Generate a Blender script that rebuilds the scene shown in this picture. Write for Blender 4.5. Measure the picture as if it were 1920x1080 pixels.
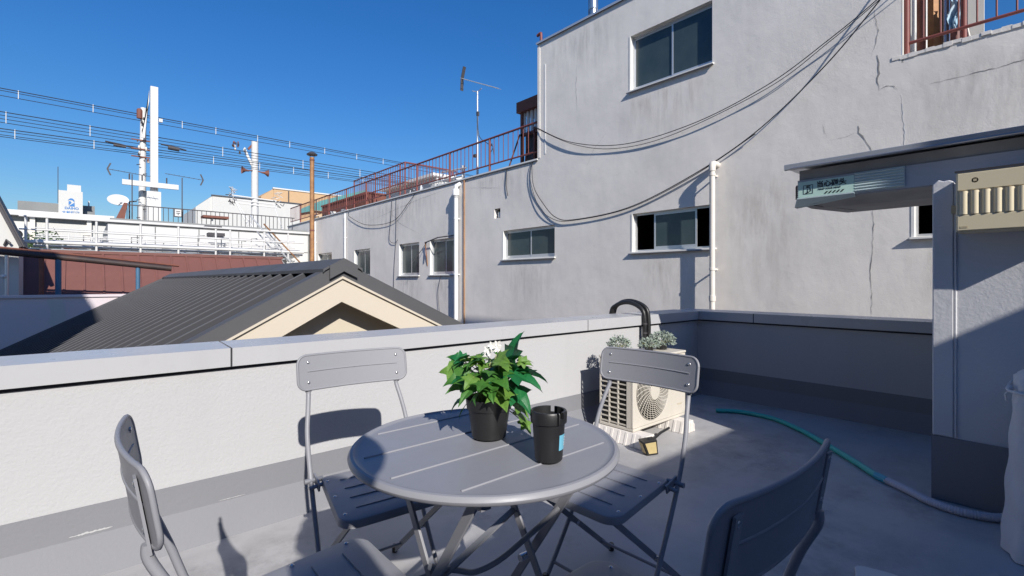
import bpy, bmesh, math, random
from mathutils import Vector, Matrix
random.seed(7)
R = math.radians
for o in list(bpy.data.objects): bpy.data.objects.remove(o)
scn = bpy.context.scene
COL = scn.collection

# ------------------------------------------------------------------ camera
EYE = 1.11
YAW = R(48.8)                       # view direction, counter-clockwise from +X
cam = bpy.data.objects.new('camera', bpy.data.cameras.new('camera')); COL.objects.link(cam)
cam.location = (0, 0, EYE)
cam.rotation_euler = (R(90), 0, YAW - R(90))
cam.data.sensor_width = 36.0
cam.data.lens = 36.0 * 920 / 1920
cam.data.shift_y = -12 / 1920
cam.data.clip_start = 0.02
cam.data.clip_end = 3000
scn.camera = cam

# ------------------------------------------------------------------ sky and sun
SUN_DIR = Vector((0.326, 1.0, -0.645)).normalized()       # the way the light travels
SUN_EL = math.asin(-SUN_DIR.z)
SUN_AZ = math.atan2(-SUN_DIR.x, -SUN_DIR.y)
w = bpy.data.worlds.new('World'); scn.world = w; w.use_nodes = True
nt = w.node_tree; nt.nodes.clear()
out = nt.nodes.new('ShaderNodeOutputWorld'); bg = nt.nodes.new('ShaderNodeBackground')
sky = nt.nodes.new('ShaderNodeTexSky'); sky.sky_type = 'NISHITA'; sky.sun_disc = False
sky.sun_elevation = SUN_EL; sky.sun_rotation = SUN_AZ
sky.altitude = 0; sky.air_density = 1.5; sky.dust_density = 0.5; sky.ozone_density = 10.0
hs = nt.nodes.new('ShaderNodeHueSaturation'); hs.inputs['Saturation'].default_value = 1.17; hs.inputs['Hue'].default_value = 0.509
nt.links.new(sky.outputs[0], hs.inputs['Color']); nt.links.new(hs.outputs[0], bg.inputs[0])
nt.links.new(bg.outputs[0], out.inputs[0])
bg.inputs[1].default_value = 0.103
sl = bpy.data.lights.new('sun', 'SUN'); sl.energy = 5.0; sl.angle = R(0.53); sl.color = (1.0, 0.955, 0.89)
so = bpy.data.objects.new('sun', sl); COL.objects.link(so)
so.rotation_euler = SUN_DIR.to_track_quat('-Z', 'Y').to_euler()
vs = scn.view_settings
vs.view_transform = 'Standard'; vs.look = 'None'; vs.exposure = 0.22; vs.gamma = 1.0; vs.use_curve_mapping = False

# ------------------------------------------------------------------ materials
def mat(name, rgb, rough=0.6, var=0.08, vscale=3.0, bump=0.0, bscale=80.0, metal=0.0, spec=0.5,
        streak=0.0, blot=0.0, rgb2=None, coat=0.0, bump2=0.0, b2scale=6.0, rvar=0.0, spots=0.0):
    m = bpy.data.materials.new(name); m.use_nodes = True
    n = m.node_tree.nodes; l = m.node_tree.links
    b = n['Principled BSDF']
    b.inputs['Roughness'].default_value = rough; b.inputs['Metallic'].default_value = metal
    b.inputs['Specular IOR Level'].default_value = spec; b.inputs['Coat Weight'].default_value = coat
    tc = n.new('ShaderNodeTexCoord')
    c2 = rgb2 or tuple(c * 0.6 for c in rgb)
    def noise(scale, detail=5, vec=None, rough_=0.6):
        t = n.new('ShaderNodeTexNoise'); t.inputs['Scale'].default_value = scale
        t.inputs['Detail'].default_value = detail; t.inputs['Roughness'].default_value = rough_
        l.new(vec or tc.outputs['Object'], t.inputs['Vector']); return t
    def ramp(src, a, bb):
        r = n.new('ShaderNodeMapRange'); r.inputs[1].default_value = a; r.inputs[2].default_value = bb
        l.new(src, r.inputs[0]); return r.outputs[0]
    def mix(fac, a, bcol):
        x = n.new('ShaderNodeMix'); x.data_type = 'RGBA'
        l.new(fac, x.inputs[0])
        if isinstance(a, tuple): x.inputs[6].default_value = (*a, 1)
        else: l.new(a, x.inputs[6])
        x.inputs[7].default_value = (*bcol, 1); return x.outputs[2]
    def scale_fac(src, k):
        x = n.new('ShaderNodeMath'); x.operation = 'MULTIPLY'; l.new(src, x.inputs[0]); x.inputs[1].default_value = k
        return x.outputs[0]
    nz = noise(vscale)
    col = mix(scale_fac(ramp(nz.outputs[0], 0.3, 0.75), min(1, var * 3)), rgb, c2)
    if streak:
        mp = n.new('ShaderNodeMapping'); mp.inputs['Scale'].default_value = (2.6, 2.6, 0.22)
        l.new(tc.outputs['Object'], mp.inputs['Vector'])
        ns = noise(1.6, 6, mp.outputs[0], 0.65)
        col = mix(scale_fac(ramp(ns.outputs[0], 0.52, 0.78), streak), col, tuple(c * 0.5 for c in rgb))
    if spots:
        np_ = noise(vscale * 7, 3)
        col = mix(scale_fac(ramp(np_.outputs[0], 0.62, 0.74), spots), col, tuple(c * 0.45 for c in rgb))
    if blot:
        nb_ = noise(0.9, 7, None, 0.7)
        col = mix(scale_fac(ramp(nb_.outputs[0], 0.49, 0.60), blot * 0.5), col, tuple(c * 0.58 for c in rgb))
        nb2 = noise(2.3, 8, None, 0.75)
        col = mix(scale_fac(ramp(nb2.outputs[0], 0.60, 0.66), blot * 0.6), col, tuple(c * 0.7 for c in rgb))
    l.new(col, b.inputs['Base Color'])
    if rvar:
        r = n.new('ShaderNodeMapRange'); r.inputs[1].default_value = 0.3; r.inputs[2].default_value = 0.7
        r.inputs[3].default_value = rough - rvar; r.inputs[4].default_value = rough + rvar
        l.new(nz.outputs[0], r.inputs[0]); l.new(r.outputs[0], b.inputs['Roughness'])
    prev = None
    for st, sc, dist in ((bump2, b2scale, 0.02), (bump, bscale, 0.004)):
        if st:
            nb = noise(sc, 4); bp = n.new('ShaderNodeBump')
            bp.inputs['Strength'].default_value = st; bp.inputs['Distance'].default_value = dist
            l.new(nb.outputs[0], bp.inputs['Height'])
            if prev: l.new(prev, bp.inputs['Normal'])
            prev = bp.outputs[0]
    if prev: l.new(prev, b.inputs['Normal'])
    return m

def stain_mat(name, rgb, amount, floor=False):
    m = bpy.data.materials.new(name); m.use_nodes = True; n = m.node_tree.nodes; l = m.node_tree.links
    b = n['Principled BSDF']; b.inputs['Base Color'].default_value = (*rgb, 1); b.inputs['Roughness'].default_value = 0.9
    tc = n.new('ShaderNodeTexCoord'); mp = n.new('ShaderNodeMapping'); mp.inputs['Scale'].default_value = (3, 5, 0.9) if not floor else (4, 4, 4)
    l.new(tc.outputs['Object'], mp.inputs['Vector'])
    t = n.new('ShaderNodeTexNoise'); t.inputs['Scale'].default_value = 1.4; t.inputs['Detail'].default_value = 8; t.inputs['Roughness'].default_value = 0.7
    l.new(mp.outputs[0], t.inputs['Vector'])
    r = n.new('ShaderNodeMapRange'); r.inputs[1].default_value = 0.42; r.inputs[2].default_value = 0.72; l.new(t.outputs[0], r.inputs[0])
    sp = n.new('ShaderNodeSeparateXYZ'); l.new(tc.outputs['Generated'], sp.inputs[0])
    def math_(op, a, bb):
        x = n.new('ShaderNodeMath'); x.operation = op
        for i, q in enumerate((a, bb)):
            if isinstance(q, (int, float)): x.inputs[i].default_value = q
            else: l.new(q, x.inputs[i])
        return x.outputs[0]
    y = sp.outputs['Y']; z = sp.outputs['Z']
    if floor:
        x_ = sp.outputs['X']
        z = math_('MULTIPLY', math_('MULTIPLY', x_, math_('SUBTRACT', 1.0, x_)), 4.0)
        z = math_('MINIMUM', z, 0.8)
    fall = math_('MULTIPLY', math_('MULTIPLY', math_('MULTIPLY', y, math_('SUBTRACT', 1.0, y)), 4.0), math_('MULTIPLY', z, math_('MINIMUM', 1.0, math_('MULTIPLY', math_('SUBTRACT', 1.0, z), 5.0))))
    f = math_('MULTIPLY', math_('MULTIPLY', fall, r.outputs[0]), amount)
    tr = n.new('ShaderNodeBsdfTransparent'); mx = n.new('ShaderNodeMixShader'); o = n['Material Output']
    l.new(f, mx.inputs[0]); l.new(tr.outputs[0], mx.inputs[1]); l.new(b.outputs[0], mx.inputs[2]); l.new(mx.outputs[0], o.inputs['Surface'])
    return m
M = {}
M['stain'] = stain_mat('stain', (0.42, 0.36, 0.29), 0.42)
M['floor_stain'] = stain_mat('floor_stain', (0.20, 0.195, 0.19), 0.42, True)
M['floor_scuff'] = stain_mat('floor_scuff', (0.62, 0.61, 0.60), 0.5, True)
M['stain_dark'] = stain_mat('stain_dark', (0.30, 0.29, 0.275), 0.38)
M['white_wall'] = mat('white_wall', (0.44, 0.438, 0.445), 0.8, 0.06, 1.5, 0.5, 75, rgb2=(0.405, 0.403, 0.41), bump2=0.10, b2scale=14, streak=0.07)
M['grey_floor'] = mat('grey_floor', (0.43, 0.423, 0.425), 0.5, 0.16, 1.3, 0.12, 60, spec=0.22, rgb2=(0.35, 0.345, 0.35), rvar=0.12, bump2=0.12, b2scale=4, spots=0.22, blot=0.8)
M['grey_band'] = mat('grey_band', (0.20, 0.202, 0.218), 0.7, 0.1, 2.0, 0.3, 70, rgb2=(0.18, 0.183, 0.195), bump2=0.05, b2scale=7)
M['coping'] = mat('coping', (0.45, 0.45, 0.46), 0.30, 0.12, 2.5, 0, rgb2=(0.38, 0.38, 0.39), streak=0.10, rvar=0.06, spots=0.06, bump2=0.05, b2scale=1.5, metal=0.0, spec=0.5)
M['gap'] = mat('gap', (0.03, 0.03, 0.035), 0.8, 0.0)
M['facade'] = mat('facade', (0.82, 0.775, 0.72), 0.88, 0.26, 0.9, 0.38, 60, rgb2=(0.62, 0.59, 0.555), streak=0.14, bump2=0.36, b2scale=2.6, spots=0.12)
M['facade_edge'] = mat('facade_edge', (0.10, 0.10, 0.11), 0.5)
M['alu'] = mat('alu', (0.62, 0.63, 0.64), 0.35, 0.05, metal=0.55)
M['jamb'] = mat('jamb', (0.72, 0.71, 0.68), 0.7, 0.08)
M['glass'] = mat('glass', (0.035, 0.055, 0.06), 0.22, 0.25, 2.0, rgb2=(0.07, 0.09, 0.09), spec=0.6)
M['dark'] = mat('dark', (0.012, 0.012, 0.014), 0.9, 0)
M['pvc'] = mat('pvc', (0.70, 0.66, 0.60), 0.5, 0.12, 4, rgb2=(0.5, 0.42, 0.33))
M['pvc_white'] = mat('pvc_white', (0.75, 0.75, 0.74), 0.5, 0.06)
M['rust'] = mat('rust', (0.20, 0.07, 0.045), 0.75, 0.3, 8, rgb2=(0.13, 0.05, 0.035), bump=0.3, bscale=60)
M['rust_pipe'] = mat('rust_pipe', (0.42, 0.22, 0.09), 0.6, 0.33, 5, rgb2=(0.22, 0.10, 0.05), metal=0.2)
M['rust_stain'] = mat('rust_stain', (0.42, 0.24, 0.12), 0.9, 0.3, 5, rgb2=(0.6, 0.5, 0.4))
M['rail_red'] = mat('rail_red', (0.22, 0.055, 0.045), 0.55, 0.2, 9, rgb2=(0.12, 0.05, 0.04))
M['cable'] = mat('cable', (0.025, 0.025, 0.028), 0.6, 0)
M['cable_grey'] = mat('cable_grey', (0.35, 0.35, 0.36), 0.6, 0)
M['steel'] = mat('steel', (0.55, 0.55, 0.56), 0.3, 0.05, metal=0.9)
M['white_paint'] = mat('white_paint', (0.62, 0.61, 0.59), 0.55, 0.08, 4, rgb2=(0.45, 0.435, 0.41))
M['white_bldg'] = mat('white_bldg', (0.56, 0.55, 0.52), 0.8, 0.08, 1, rgb2=(0.47, 0.46, 0.44), streak=0.12)
M['grey_bldg'] = mat('grey_bldg', (0.22, 0.225, 0.22), 0.8, 0.1, 1)
M['peach'] = mat('peach', (0.52, 0.35, 0.20), 0.85, 0.06, 1)
M['roof_dark'] = mat('roof_dark', (0.092, 0.092, 0.097), 0.62, 0.12, 3, rgb2=(0.06, 0.06, 0.068), rvar=0.06, spots=0.12, spec=0.25)
M['cream'] = mat('cream', (0.55, 0.49, 0.40), 0.8, 0.07, 2, 0.15, 60, rgb2=(0.46, 0.40, 0.31))
M['cream_wall'] = mat('cream_wall', (0.55, 0.49, 0.39), 0.85, 0.06, 2, 0.3, 50)
M['red_roof'] = mat('red_roof', (0.175, 0.07, 0.056), 0.6, 0.2, 2.5, rgb2=(0.125, 0.05, 0.042), streak=0.15)
M['pink_wall'] = mat('pink_wall', (0.62, 0.52, 0.53), 0.85, 0.2, 1.6, 0.2, 40, rgb2=(0.55, 0.55, 0.58))
M['beam'] = mat('beam', (0.022, 0.02, 0.022), 0.6, 0.12, 3, rgb2=(0.16, 0.07, 0.04))
M['blue_post'] = mat('blue_post', (0.06, 0.15, 0.25), 0.6, 0.2, 6)
M['dark_rail'] = mat('dark_rail', (0.06, 0.055, 0.06), 0.6, 0.1)
M['teal_net'] = mat('teal_net', (0.08, 0.33, 0.33), 0.8, 0.1)
M['powder'] = mat('powder', (0.265, 0.267, 0.29), 0.42, 0.10, 7, 0.05, 300, spec=0.35, rgb2=(0.23, 0.235, 0.26), rvar=0.08, spots=0.10)
M['powder_dark'] = mat('powder_dark', (0.22, 0.225, 0.25), 0.38, 0.1, 9)
M['rivet'] = mat('rivet', (0.55, 0.55, 0.56), 0.25, 0, metal=0.8)
M['black_plastic'] = mat('black_plastic', (0.018, 0.018, 0.019), 0.42, 0.1, 12, 0.05, 200)
M['soil'] = mat('soil', (0.02, 0.017, 0.014), 0.95, 0.3, 30, 1.0, 60)
M['leaf'] = mat('leaf', (0.05, 0.19, 0.04), 0.42, 0.33, 18, rgb2=(0.10, 0.24, 0.035), bump=0.2, bscale=120)
M['leaf_light'] = mat('leaf_light', (0.19, 0.33, 0.06), 0.45, 0.3, 18, rgb2=(0.07, 0.20, 0.03), bump=0.2, bscale=120)
M['leaf_deep'] = mat('leaf_deep', (0.015, 0.15, 0.05), 0.36, 0.3, 18, rgb2=(0.03, 0.2, 0.06), bump=0.2, bscale=120)
for k in ('leaf', 'leaf_light', 'leaf_deep'):
    n_ = M[k].node_tree.nodes; l_ = M[k].node_tree.links; b_ = n_['Principled BSDF']
    tl = n_.new('ShaderNodeBsdfTranslucent'); mx_ = n_.new('ShaderNodeMixShader'); mx_.inputs[0].default_value = 0.28
    l_.new(b_.inputs['Base Color'].links[0].from_socket, tl.inputs['Color'])
    l_.new(b_.outputs[0], mx_.inputs[1]); l_.new(tl.outputs[0], mx_.inputs[2]); l_.new(mx_.outputs[0], n_['Material Output'].inputs['Surface'])
M['stem'] = mat('stem', (0.42, 0.42, 0.18), 0.6, 0.2, 20)
M['petal'] = mat('petal', (0.82, 0.80, 0.76), 0.6, 0.03)
M['grey_leaf'] = mat('grey_leaf', (0.33, 0.38, 0.33), 0.7, 0.3, 25, rgb2=(0.16, 0.21, 0.16))
M['ac_body'] = mat('ac_body', (0.58, 0.54, 0.47), 0.5, 0.06, 3, rgb2=(0.52, 0.48, 0.41))
M['ac_grille'] = mat('ac_grille', (0.55, 0.51, 0.44), 0.5, 0.05)
M['ac_dark'] = mat('ac_dark', (0.025, 0.024, 0.022), 0.7, 0.1)
M['foot'] = mat('foot', (0.74, 0.70, 0.66), 0.6, 0.08, 10)
M['lamp_face'] = mat('lamp_face', (0.50, 0.40, 0.20), 0.25, 0.1, 40)
M['hose_teal'] = mat('hose_teal', (0.05, 0.45, 0.40), 0.4, 0.1, 10)
M['hose_blue'] = mat('hose_blue', (0.04, 0.33, 0.45), 0.4, 0.05)
M['hose_grey'] = mat('hose_grey', (0.50, 0.50, 0.56), 0.5, 0.08)
M['beige'] = mat('beige', (0.64, 0.56, 0.39), 0.5, 0.07, 4, rgb2=(0.56, 0.47, 0.30))
M['beige_mark'] = mat('beige_mark', (0.45, 0.38, 0.25), 0.5, 0)
M['blue_grey'] = mat('blue_grey', (0.40, 0.42, 0.46), 0.55, 0.1, 3, 0.2, 50, rgb2=(0.34, 0.36, 0.40), bump2=0.3, b2scale=5)
M['pillar'] = mat('pillar', (0.57, 0.57, 0.59), 0.6, 0.06, 2, 0.3, 70, rgb2=(0.43, 0.43, 0.45), bump2=0.2, b2scale=9)
M['soffit'] = mat('soffit', (0.36, 0.355, 0.35), 0.8, 0.25, 4, 0.2, 50, rgb2=(0.22, 0.215, 0.21), streak=0.0)
M['flash'] = mat('flash', (0.42, 0.44, 0.48), 0.3, 0.06, metal=0.35)
M['sign_green'] = mat('sign_green', (0.50, 0.70, 0.62), 0.45, 0.03)
M['sign_black'] = mat('sign_black', (0.02, 0.025, 0.03), 0.5, 0)
M['sign_blue'] = mat('sign_blue', (0.02, 0.16, 0.42), 0.5, 0)
M['foam'] = mat('foam', (0.50, 0.60, 0.60), 0.5, 0.04)
M['cover'] = mat('cover', (0.58, 0.58, 0.60), 0.55, 0.08, 6, 0.3, 40, bump2=0.6, b2scale=7)
M['sticker'] = mat('sticker', (0.16, 0.45, 0.60), 0.4, 0.05)
M['crack'] = mat('crack', (0.30, 0.29, 0.28), 0.9, 0.2)
M['crack_light'] = mat('crack_light', (0.80, 0.79, 0.77), 0.9, 0.1)
M['ground'] = mat('ground', (0.10, 0.10, 0.10), 0.9, 0.2, 0.2)
M['tree_leaf'] = mat('tree_leaf', (0.06, 0.11, 0.03), 0.7, 0.3, 2)
M['bark'] = mat('bark', (0.10, 0.07, 0.05), 0.9, 0.2)
M['cloth_blue'] = mat('cloth_blue', (0.35, 0.58, 0.72), 0.8, 0.2, 3, rgb2=(0.7, 0.7, 0.75))
M['skin'] = mat('skin', (0.55, 0.36, 0.27), 0.55, 0.05)
M['shirt'] = mat('shirt', (0.08, 0.09, 0.12), 0.85, 0.1)
M['trousers'] = mat('trousers', (0.05, 0.06, 0.10), 0.85, 0.1)
M['hair'] = mat('hair', (0.02, 0.016, 0.013), 0.5, 0.1)

# ------------------------------------------------------------------ mesh helpers
class MB:
    def __init__(s): s.v = []; s.f = []
    def add(s, vs, fs):
        k = len(s.v); s.v += [tuple(p) for p in vs]; s.f += [tuple(i + k for i in f) for f in fs]; return s
    def box(s, x0, x1, y0, y1, z0, z1):
        return s.add([(x0,y0,z0),(x1,y0,z0),(x1,y1,z0),(x0,y1,z0),(x0,y0,z1),(x1,y0,z1),(x1,y1,z1),(x0,y1,z1)],
                     [(0,3,2,1),(4,5,6,7),(0,1,5,4),(1,2,6,5),(2,3,7,6),(3,0,4,7)])
    def bar(s, p, q, w, h, up=(0, 0, 1)):
        p = Vector(p); q = Vector(q); d = (q - p).normalized(); u = Vector(up)
        if abs(d.dot(u)) > 0.99: u = Vector((1, 0, 0))
        a = d.cross(u).normalized(); b = a.cross(d).normalized()
        vs = [e + a * (i * w / 2) + b * (j * h / 2) for e in (p, q) for i, j in ((-1,-1),(1,-1),(1,1),(-1,1))]
        return s.add(vs, [(0,1,2,3),(7,6,5,4),(0,4,5,1),(1,5,6,2),(2,6,7,3),(3,7,4,0)])
    def tube(s, path, r, n=8, cap=True, flat=None):
        P = [Vector(p) for p in path]; rr = r if isinstance(r, (list, tuple)) else [r] * len(P)
        vs = []; prev = None
        for i, p in enumerate(P):
            d = (P[min(i+1, len(P)-1)] - P[max(i-1, 0)]).normalized()
            if prev is None:
                u = Vector((0,0,1)) if abs(d.z) < 0.9 else Vector((1,0,0)); a = d.cross(u).normalized()
            else:
                a = (prev - d * prev.dot(d)).normalized()
            prev = a; b = d.cross(a)
            for k in range(n):
                t = 2 * math.pi * k / n; vs.append(p + (a * math.cos(t) + b * math.sin(t)) * rr[i])
        fs = [(i*n+k, i*n+(k+1)%n, (i+1)*n+(k+1)%n, (i+1)*n+k) for i in range(len(P)-1) for k in range(n)]
        if cap: fs += [tuple(range(n))[::-1], tuple((len(P)-1)*n+k for k in range(n))]
        return s.add(vs, fs)
    def lathe(s, prof, n=32, c=(0, 0, 0), axis='z'):
        vs = []
        for r, z in prof:
            for k in range(n):
                t = 2 * math.pi * k / n; x, y = r * math.cos(t), r * math.sin(t)
                if axis == 'z': vs.append((c[0]+x, c[1]+y, c[2]+z))
                elif axis == 'y': vs.append((c[0]+x, c[1]-z, c[2]+y))
                else: vs.append((c[0]+z, c[1]+x, c[2]+y))
        m = len(prof)
        fs = [(i*n+k, i*n+(k+1)%n, (i+1)*n+(k+1)%n, (i+1)*n+k) for i in range(m-1) for k in range(n)]
        if prof[0][0] > 1e-6: fs.append(tuple(range(n))[::-1])
        if prof[-1][0] > 1e-6: fs.append(tuple((m-1)*n+k for k in range(n)))
        return s.add(vs, fs)
    def prism(s, pts, ext):
        e = Vector(ext); n = len(pts)
        vs = [Vector(p) for p in pts] + [Vector(p) + e for p in pts]
        fs = [tuple(range(n)), tuple(range(2*n-1, n-1, -1))] + [(i, i+n, (i+1)%n+n, (i+1)%n) for i in range(n)]
        return s.add(vs, fs)
    def ball(s, c, r, n=8, m=6, sc=(1,1,1)):
        prof = [(r*math.sin(math.pi*i/m)*1.0, -r*math.cos(math.pi*i/m)) for i in range(m+1)]
        k = len(s.v); s.lathe(prof, n, (0,0,0))
        for i in range(k, len(s.v)):
            x,y,z = s.v[i]; s.v[i] = (c[0]+x*sc[0], c[1]+y*sc[1], c[2]+z*sc[2])
        return s

def link_mesh(name, mb, m, smooth=None, bevel=0, fixn=True):
    me = bpy.data.meshes.new(name); me.from_pydata([tuple(v) for v in mb.v], [], mb.f)
    if fixn:
        b = bmesh.new(); b.from_mesh(me); bmesh.ops.remove_doubles(b, verts=b.verts, dist=1e-6)
        bmesh.ops.recalc_face_normals(b, faces=b.faces); b.to_mesh(me); b.free()
    if isinstance(m, str): m = M[m]
    me.materials.append(m)
    if smooth:
        for p in me.polygons: p.use_smooth = True
        me.set_sharp_from_angle(angle=R(smooth))
    o = bpy.data.objects.new(name, me); COL.objects.link(o)
    if bevel:
        bm = o.modifiers.new('bevel', 'BEVEL'); bm.width = bevel; bm.segments = 2; bm.limit_method = 'ANGLE'; bm.angle_limit = R(40); bm.harden_normals = True
        for p in me.polygons: p.use_smooth = True
        me.set_sharp_from_angle(angle=R(smooth or 50))
    return o
BASE = {}
def thing(name, label, cat, loc=(0, 0, 0), group=None, rz=0):
    o = bpy.data.objects.new(name, None); COL.objects.link(o); o.location = loc; o.rotation_euler = (0, 0, rz)
    o.empty_display_size = 0.05
    o['label'] = label; o['category'] = cat
    if group: o['group'] = group
    BASE[o.name] = Vector(loc); return o
def part(parent, name, mb, m, smooth=None, bevel=0, label=None, fixn=True, kind=None):
    """a mesh under its thing (or under a part of it); coordinates are given in world space for unrotated things"""
    o = link_mesh(name, mb, m, smooth, bevel, fixn)
    base = BASE[parent.name]
    o.data.transform(Matrix.Translation(-base)) if base.length else None
    o.parent = parent
    if parent.type == 'MESH': pass
    BASE[o.name] = base
    if label: o['label'] = label
    if kind: o['kind'] = kind
    return o
def single(name, mb, m, label, cat, group=None, smooth=None, bevel=0):
    o = link_mesh(name, mb, m, smooth, bevel); o['label'] = label; o['category'] = cat
    if group: o['group'] = group
    return o
def struct(name, mb, m, smooth=None, bevel=0):
    o = link_mesh(name, mb, m, smooth, bevel); o['kind'] = 'structure'; BASE[o.name] = Vector((0,0,0)); return o
def copy_part(o, parent, loc, rot=None, scale=None):
    c = o.copy(); COL.objects.link(c); c.parent = parent; c.location = loc
    if rot is not None: c.rotation_euler = rot
    if scale is not None: c.scale = scale
    return c
def copy_tree(o, parent=None):
    c = o.copy(); COL.objects.link(c); c.parent = parent
    for ch in list(o.children): copy_tree(ch, c)
    return c
def bez(pts, n=8):
    """Catmull-Rom through points"""
    P = [Vector(p) for p in pts]; o = []
    for i in range(len(P)-1):
        a = P[max(i-1,0)]; b = P[i]; c = P[i+1]; d = P[min(i+2,len(P)-1)]
        for k in range(n):
            t = k/n
            o.append(0.5*((2*b)+(c-a)*t+(2*a-5*b+4*c-d)*t*t+(3*b-a-3*c+d)*t**3))
    o.append(P[-1]); return o
def text_mesh(name, body, size, m, parent, matrix, bold=0.0, depth=0.0006):
    cu = bpy.data.curves.new(name, 'FONT'); cu.body = body; cu.size = size; cu.extrude = depth; cu.offset = bold
    cu.align_x = 'LEFT'; cu.align_y = 'BOTTOM'
    t = bpy.data.objects.new('tmp_text', cu); COL.objects.link(t)
    dg = bpy.context.evaluated_depsgraph_get()
    me = bpy.data.meshes.new_from_object(t.evaluated_get(dg)); bpy.data.objects.remove(t)
    me.materials.clear(); me.materials.append(M[m])
    me.transform(matrix)
    o = bpy.data.objects.new(name, me); COL.objects.link(o)
    o.parent = parent; me.transform(Matrix.Translation(-BASE[parent.name])); BASE[o.name] = BASE[parent.name]
    return o
def face_matrix(origin, xdir, zdir):
    """text plane: text runs along xdir, upright along zdir"""
    x = Vector(xdir).normalized(); y = Vector(zdir).normalized(); z = x.cross(y)
    m = Matrix((x, y, z)).transposed().to_4x4(); m.translation = Vector(origin); return m

# ================================================================== SETTING
struct('ground', MB().add([(-900,-900,-6),(900,-900,-6),(900,900,-6),(-900,900,-6)], [(0,1,2,3)]), 'ground')
FLOOR = struct('terrace_floor', MB().box(-4.0, 4.87, -2.8, 2.69, -0.35, 0.0), 'grey_floor')
struct('lower_storeys', MB().box(-3.98, 4.85, -2.78, 2.67, -6, -0.352), 'white_wall')

def floor_film(x0, x1, y0, y1, m, name='floor_stain', z=0.0012):
    part(FLOOR, name, MB().add([(x0, y0, z), (x1, y0, z), (x1, y1, z), (x0, y1, z)], [(0, 1, 2, 3)]), m, fixn=False)
floor_film(2.7, 3.9, 0.9, 1.9, 'floor_stain'); floor_film(3.7, 4.58, 1.55, 2.4, 'floor_stain', z=0.002); floor_film(1.6, 2.8, 0.2, 1.1, 'floor_stain')
floor_film(1.2, 2.6, 1.5, 2.35, 'floor_stain', z=0.0018); floor_film(-0.3, 1.0, 1.75, 2.38, 'floor_stain'); floor_film(2.9, 3.3, 0.2, 0.9, 'floor_stain', z=0.0022)
floor_film(3.0, 3.5, 1.15, 1.35, 'floor_scuff', 'scuff', 0.003); floor_film(2.2, 2.45, 1.7, 1.85, 'floor_scuff', 'scuff', 0.003); floor_film(2.5, 3.0, 0.75, 0.86, 'floor_scuff', 'scuff', 0.003)

# ---- parapet along the left of the terrace
YW = 2.49
pw = thing('parapet_wall', 'long white stucco parapet wall running behind the table, grey painted base', 'wall', (0, YW, 0))
part(pw, 'wall', MB().box(-4.0, 4.67, YW, YW + 0.2, 0.0, 0.733), 'white_wall')
def skirting(parent, a, b, along):
    prof = [(0.003, 0.25), (-0.004, 0.25), (-0.007, 0.135), (-0.075, 0.0), (0.003, 0.0)]
    mb = MB()
    if along == 'x': mb.prism([(a, YW + p[0], p[1]) for p in prof], (b - a, 0, 0))
    else: mb.prism([(4.67 + p[0], a, p[1]) for p in prof], (0, b - a, 0))
    part(parent, 'skirting', mb, 'grey_band', label='grey painted waterproof base of the wall')
skirting(pw, -4.0, 4.672, 'x')
part(pw, 'seal_gap', MB().box(-4.0, 4.668, YW - 0.006, YW + 0.004, 0.717, 0.732), 'gap')
def paint_smear(x0, x1, z, h):
    n = 26; up = []; dn = []
    for i in range(n + 1):
        x = x0 + (x1 - x0) * i / n; k = max(0.0, math.sin(math.pi * i / n)) ** 0.5
        up.append((x, YW - 0.0088, z + h * k * random.uniform(0.3, 1.0))); dn.append((x, YW - 0.0088, z - h * k * random.uniform(0.1, 0.6)))
    part(pw, 'paint_smear', MB().prism(up + dn[::-1], (0, 0.0012, 0)), 'white_wall')
paint_smear(-0.04, 0.09, 0.148, 0.007); paint_smear(0.45, 0.56, 0.142, 0.0022)
def coping_seg(parent, a, b, along, c0, c1):
    # folded metal sheet with a drop at both sides and a slight fall
    prof = [(c0, 0.733), (c0, 0.815), (c1, 0.822), (c1, 0.733), (c1 - 0.004, 0.733), (c1 - 0.004, 0.800), (c0 + 0.004, 0.795), (c0 + 0.004, 0.733)]
    mb = MB()
    if along == 'x': mb.prism([(a, p[0], p[1]) for p in prof], (b - a, 0, 0))
    else: mb.prism([(p[0], a, p[1]) for p in prof], (0, b - a, 0))
    part(parent, 'coping', mb, 'coping')
def joint_cover(parent, x, along, c0, c1):
    mb = MB()
    if along == 'x': mb.box(x - 0.006, x + 0.006, c0 + 0.002, c1 - 0.002, 0.731, 0.8135)
    else: mb.box(c0 + 0.002, c1 - 0.002, x - 0.006, x + 0.006, 0.731, 0.8135)
    part(parent, 'coping_joint', mb, 'gap')
xs = [-4.0, -1.937, 0.498, 2.933, 4.638]
for a, b in zip(xs[:-1], xs[1:]):
    coping_seg(pw, a + 0.004, b - 0.004, 'x', 2.46, 2.72)
for x in xs[1:-1]: joint_cover(pw, x, 'x', 2.46, 2.72)

pr = thing('parapet_wall', 'shaded white parapet wall closing the far end of the terrace behind the hose', 'wall', (4.67, 0, 0))
part(pr, 'wall', MB().box(4.67, 4.87, -2.8, YW + 0.2, 0.0005, 0.732), 'white_wall')
skirting(pr, -2.8, YW - 0.004, 'y')
part(pr, 'seal_gap', MB().box(4.664, 4.674, -2.8, YW - 0.01, 0.717, 0.731), 'gap')
ys = [-2.8, -0.5, 1.933, 2.72]
for a, b in zip(ys[:-1], ys[1:]): coping_seg(pr, a + 0.004, b - 0.004, 'y', 4.64, 4.90)
for y in ys[1:-1]: joint_cover(pr, y, 'y', 4.64, 4.90)

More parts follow.
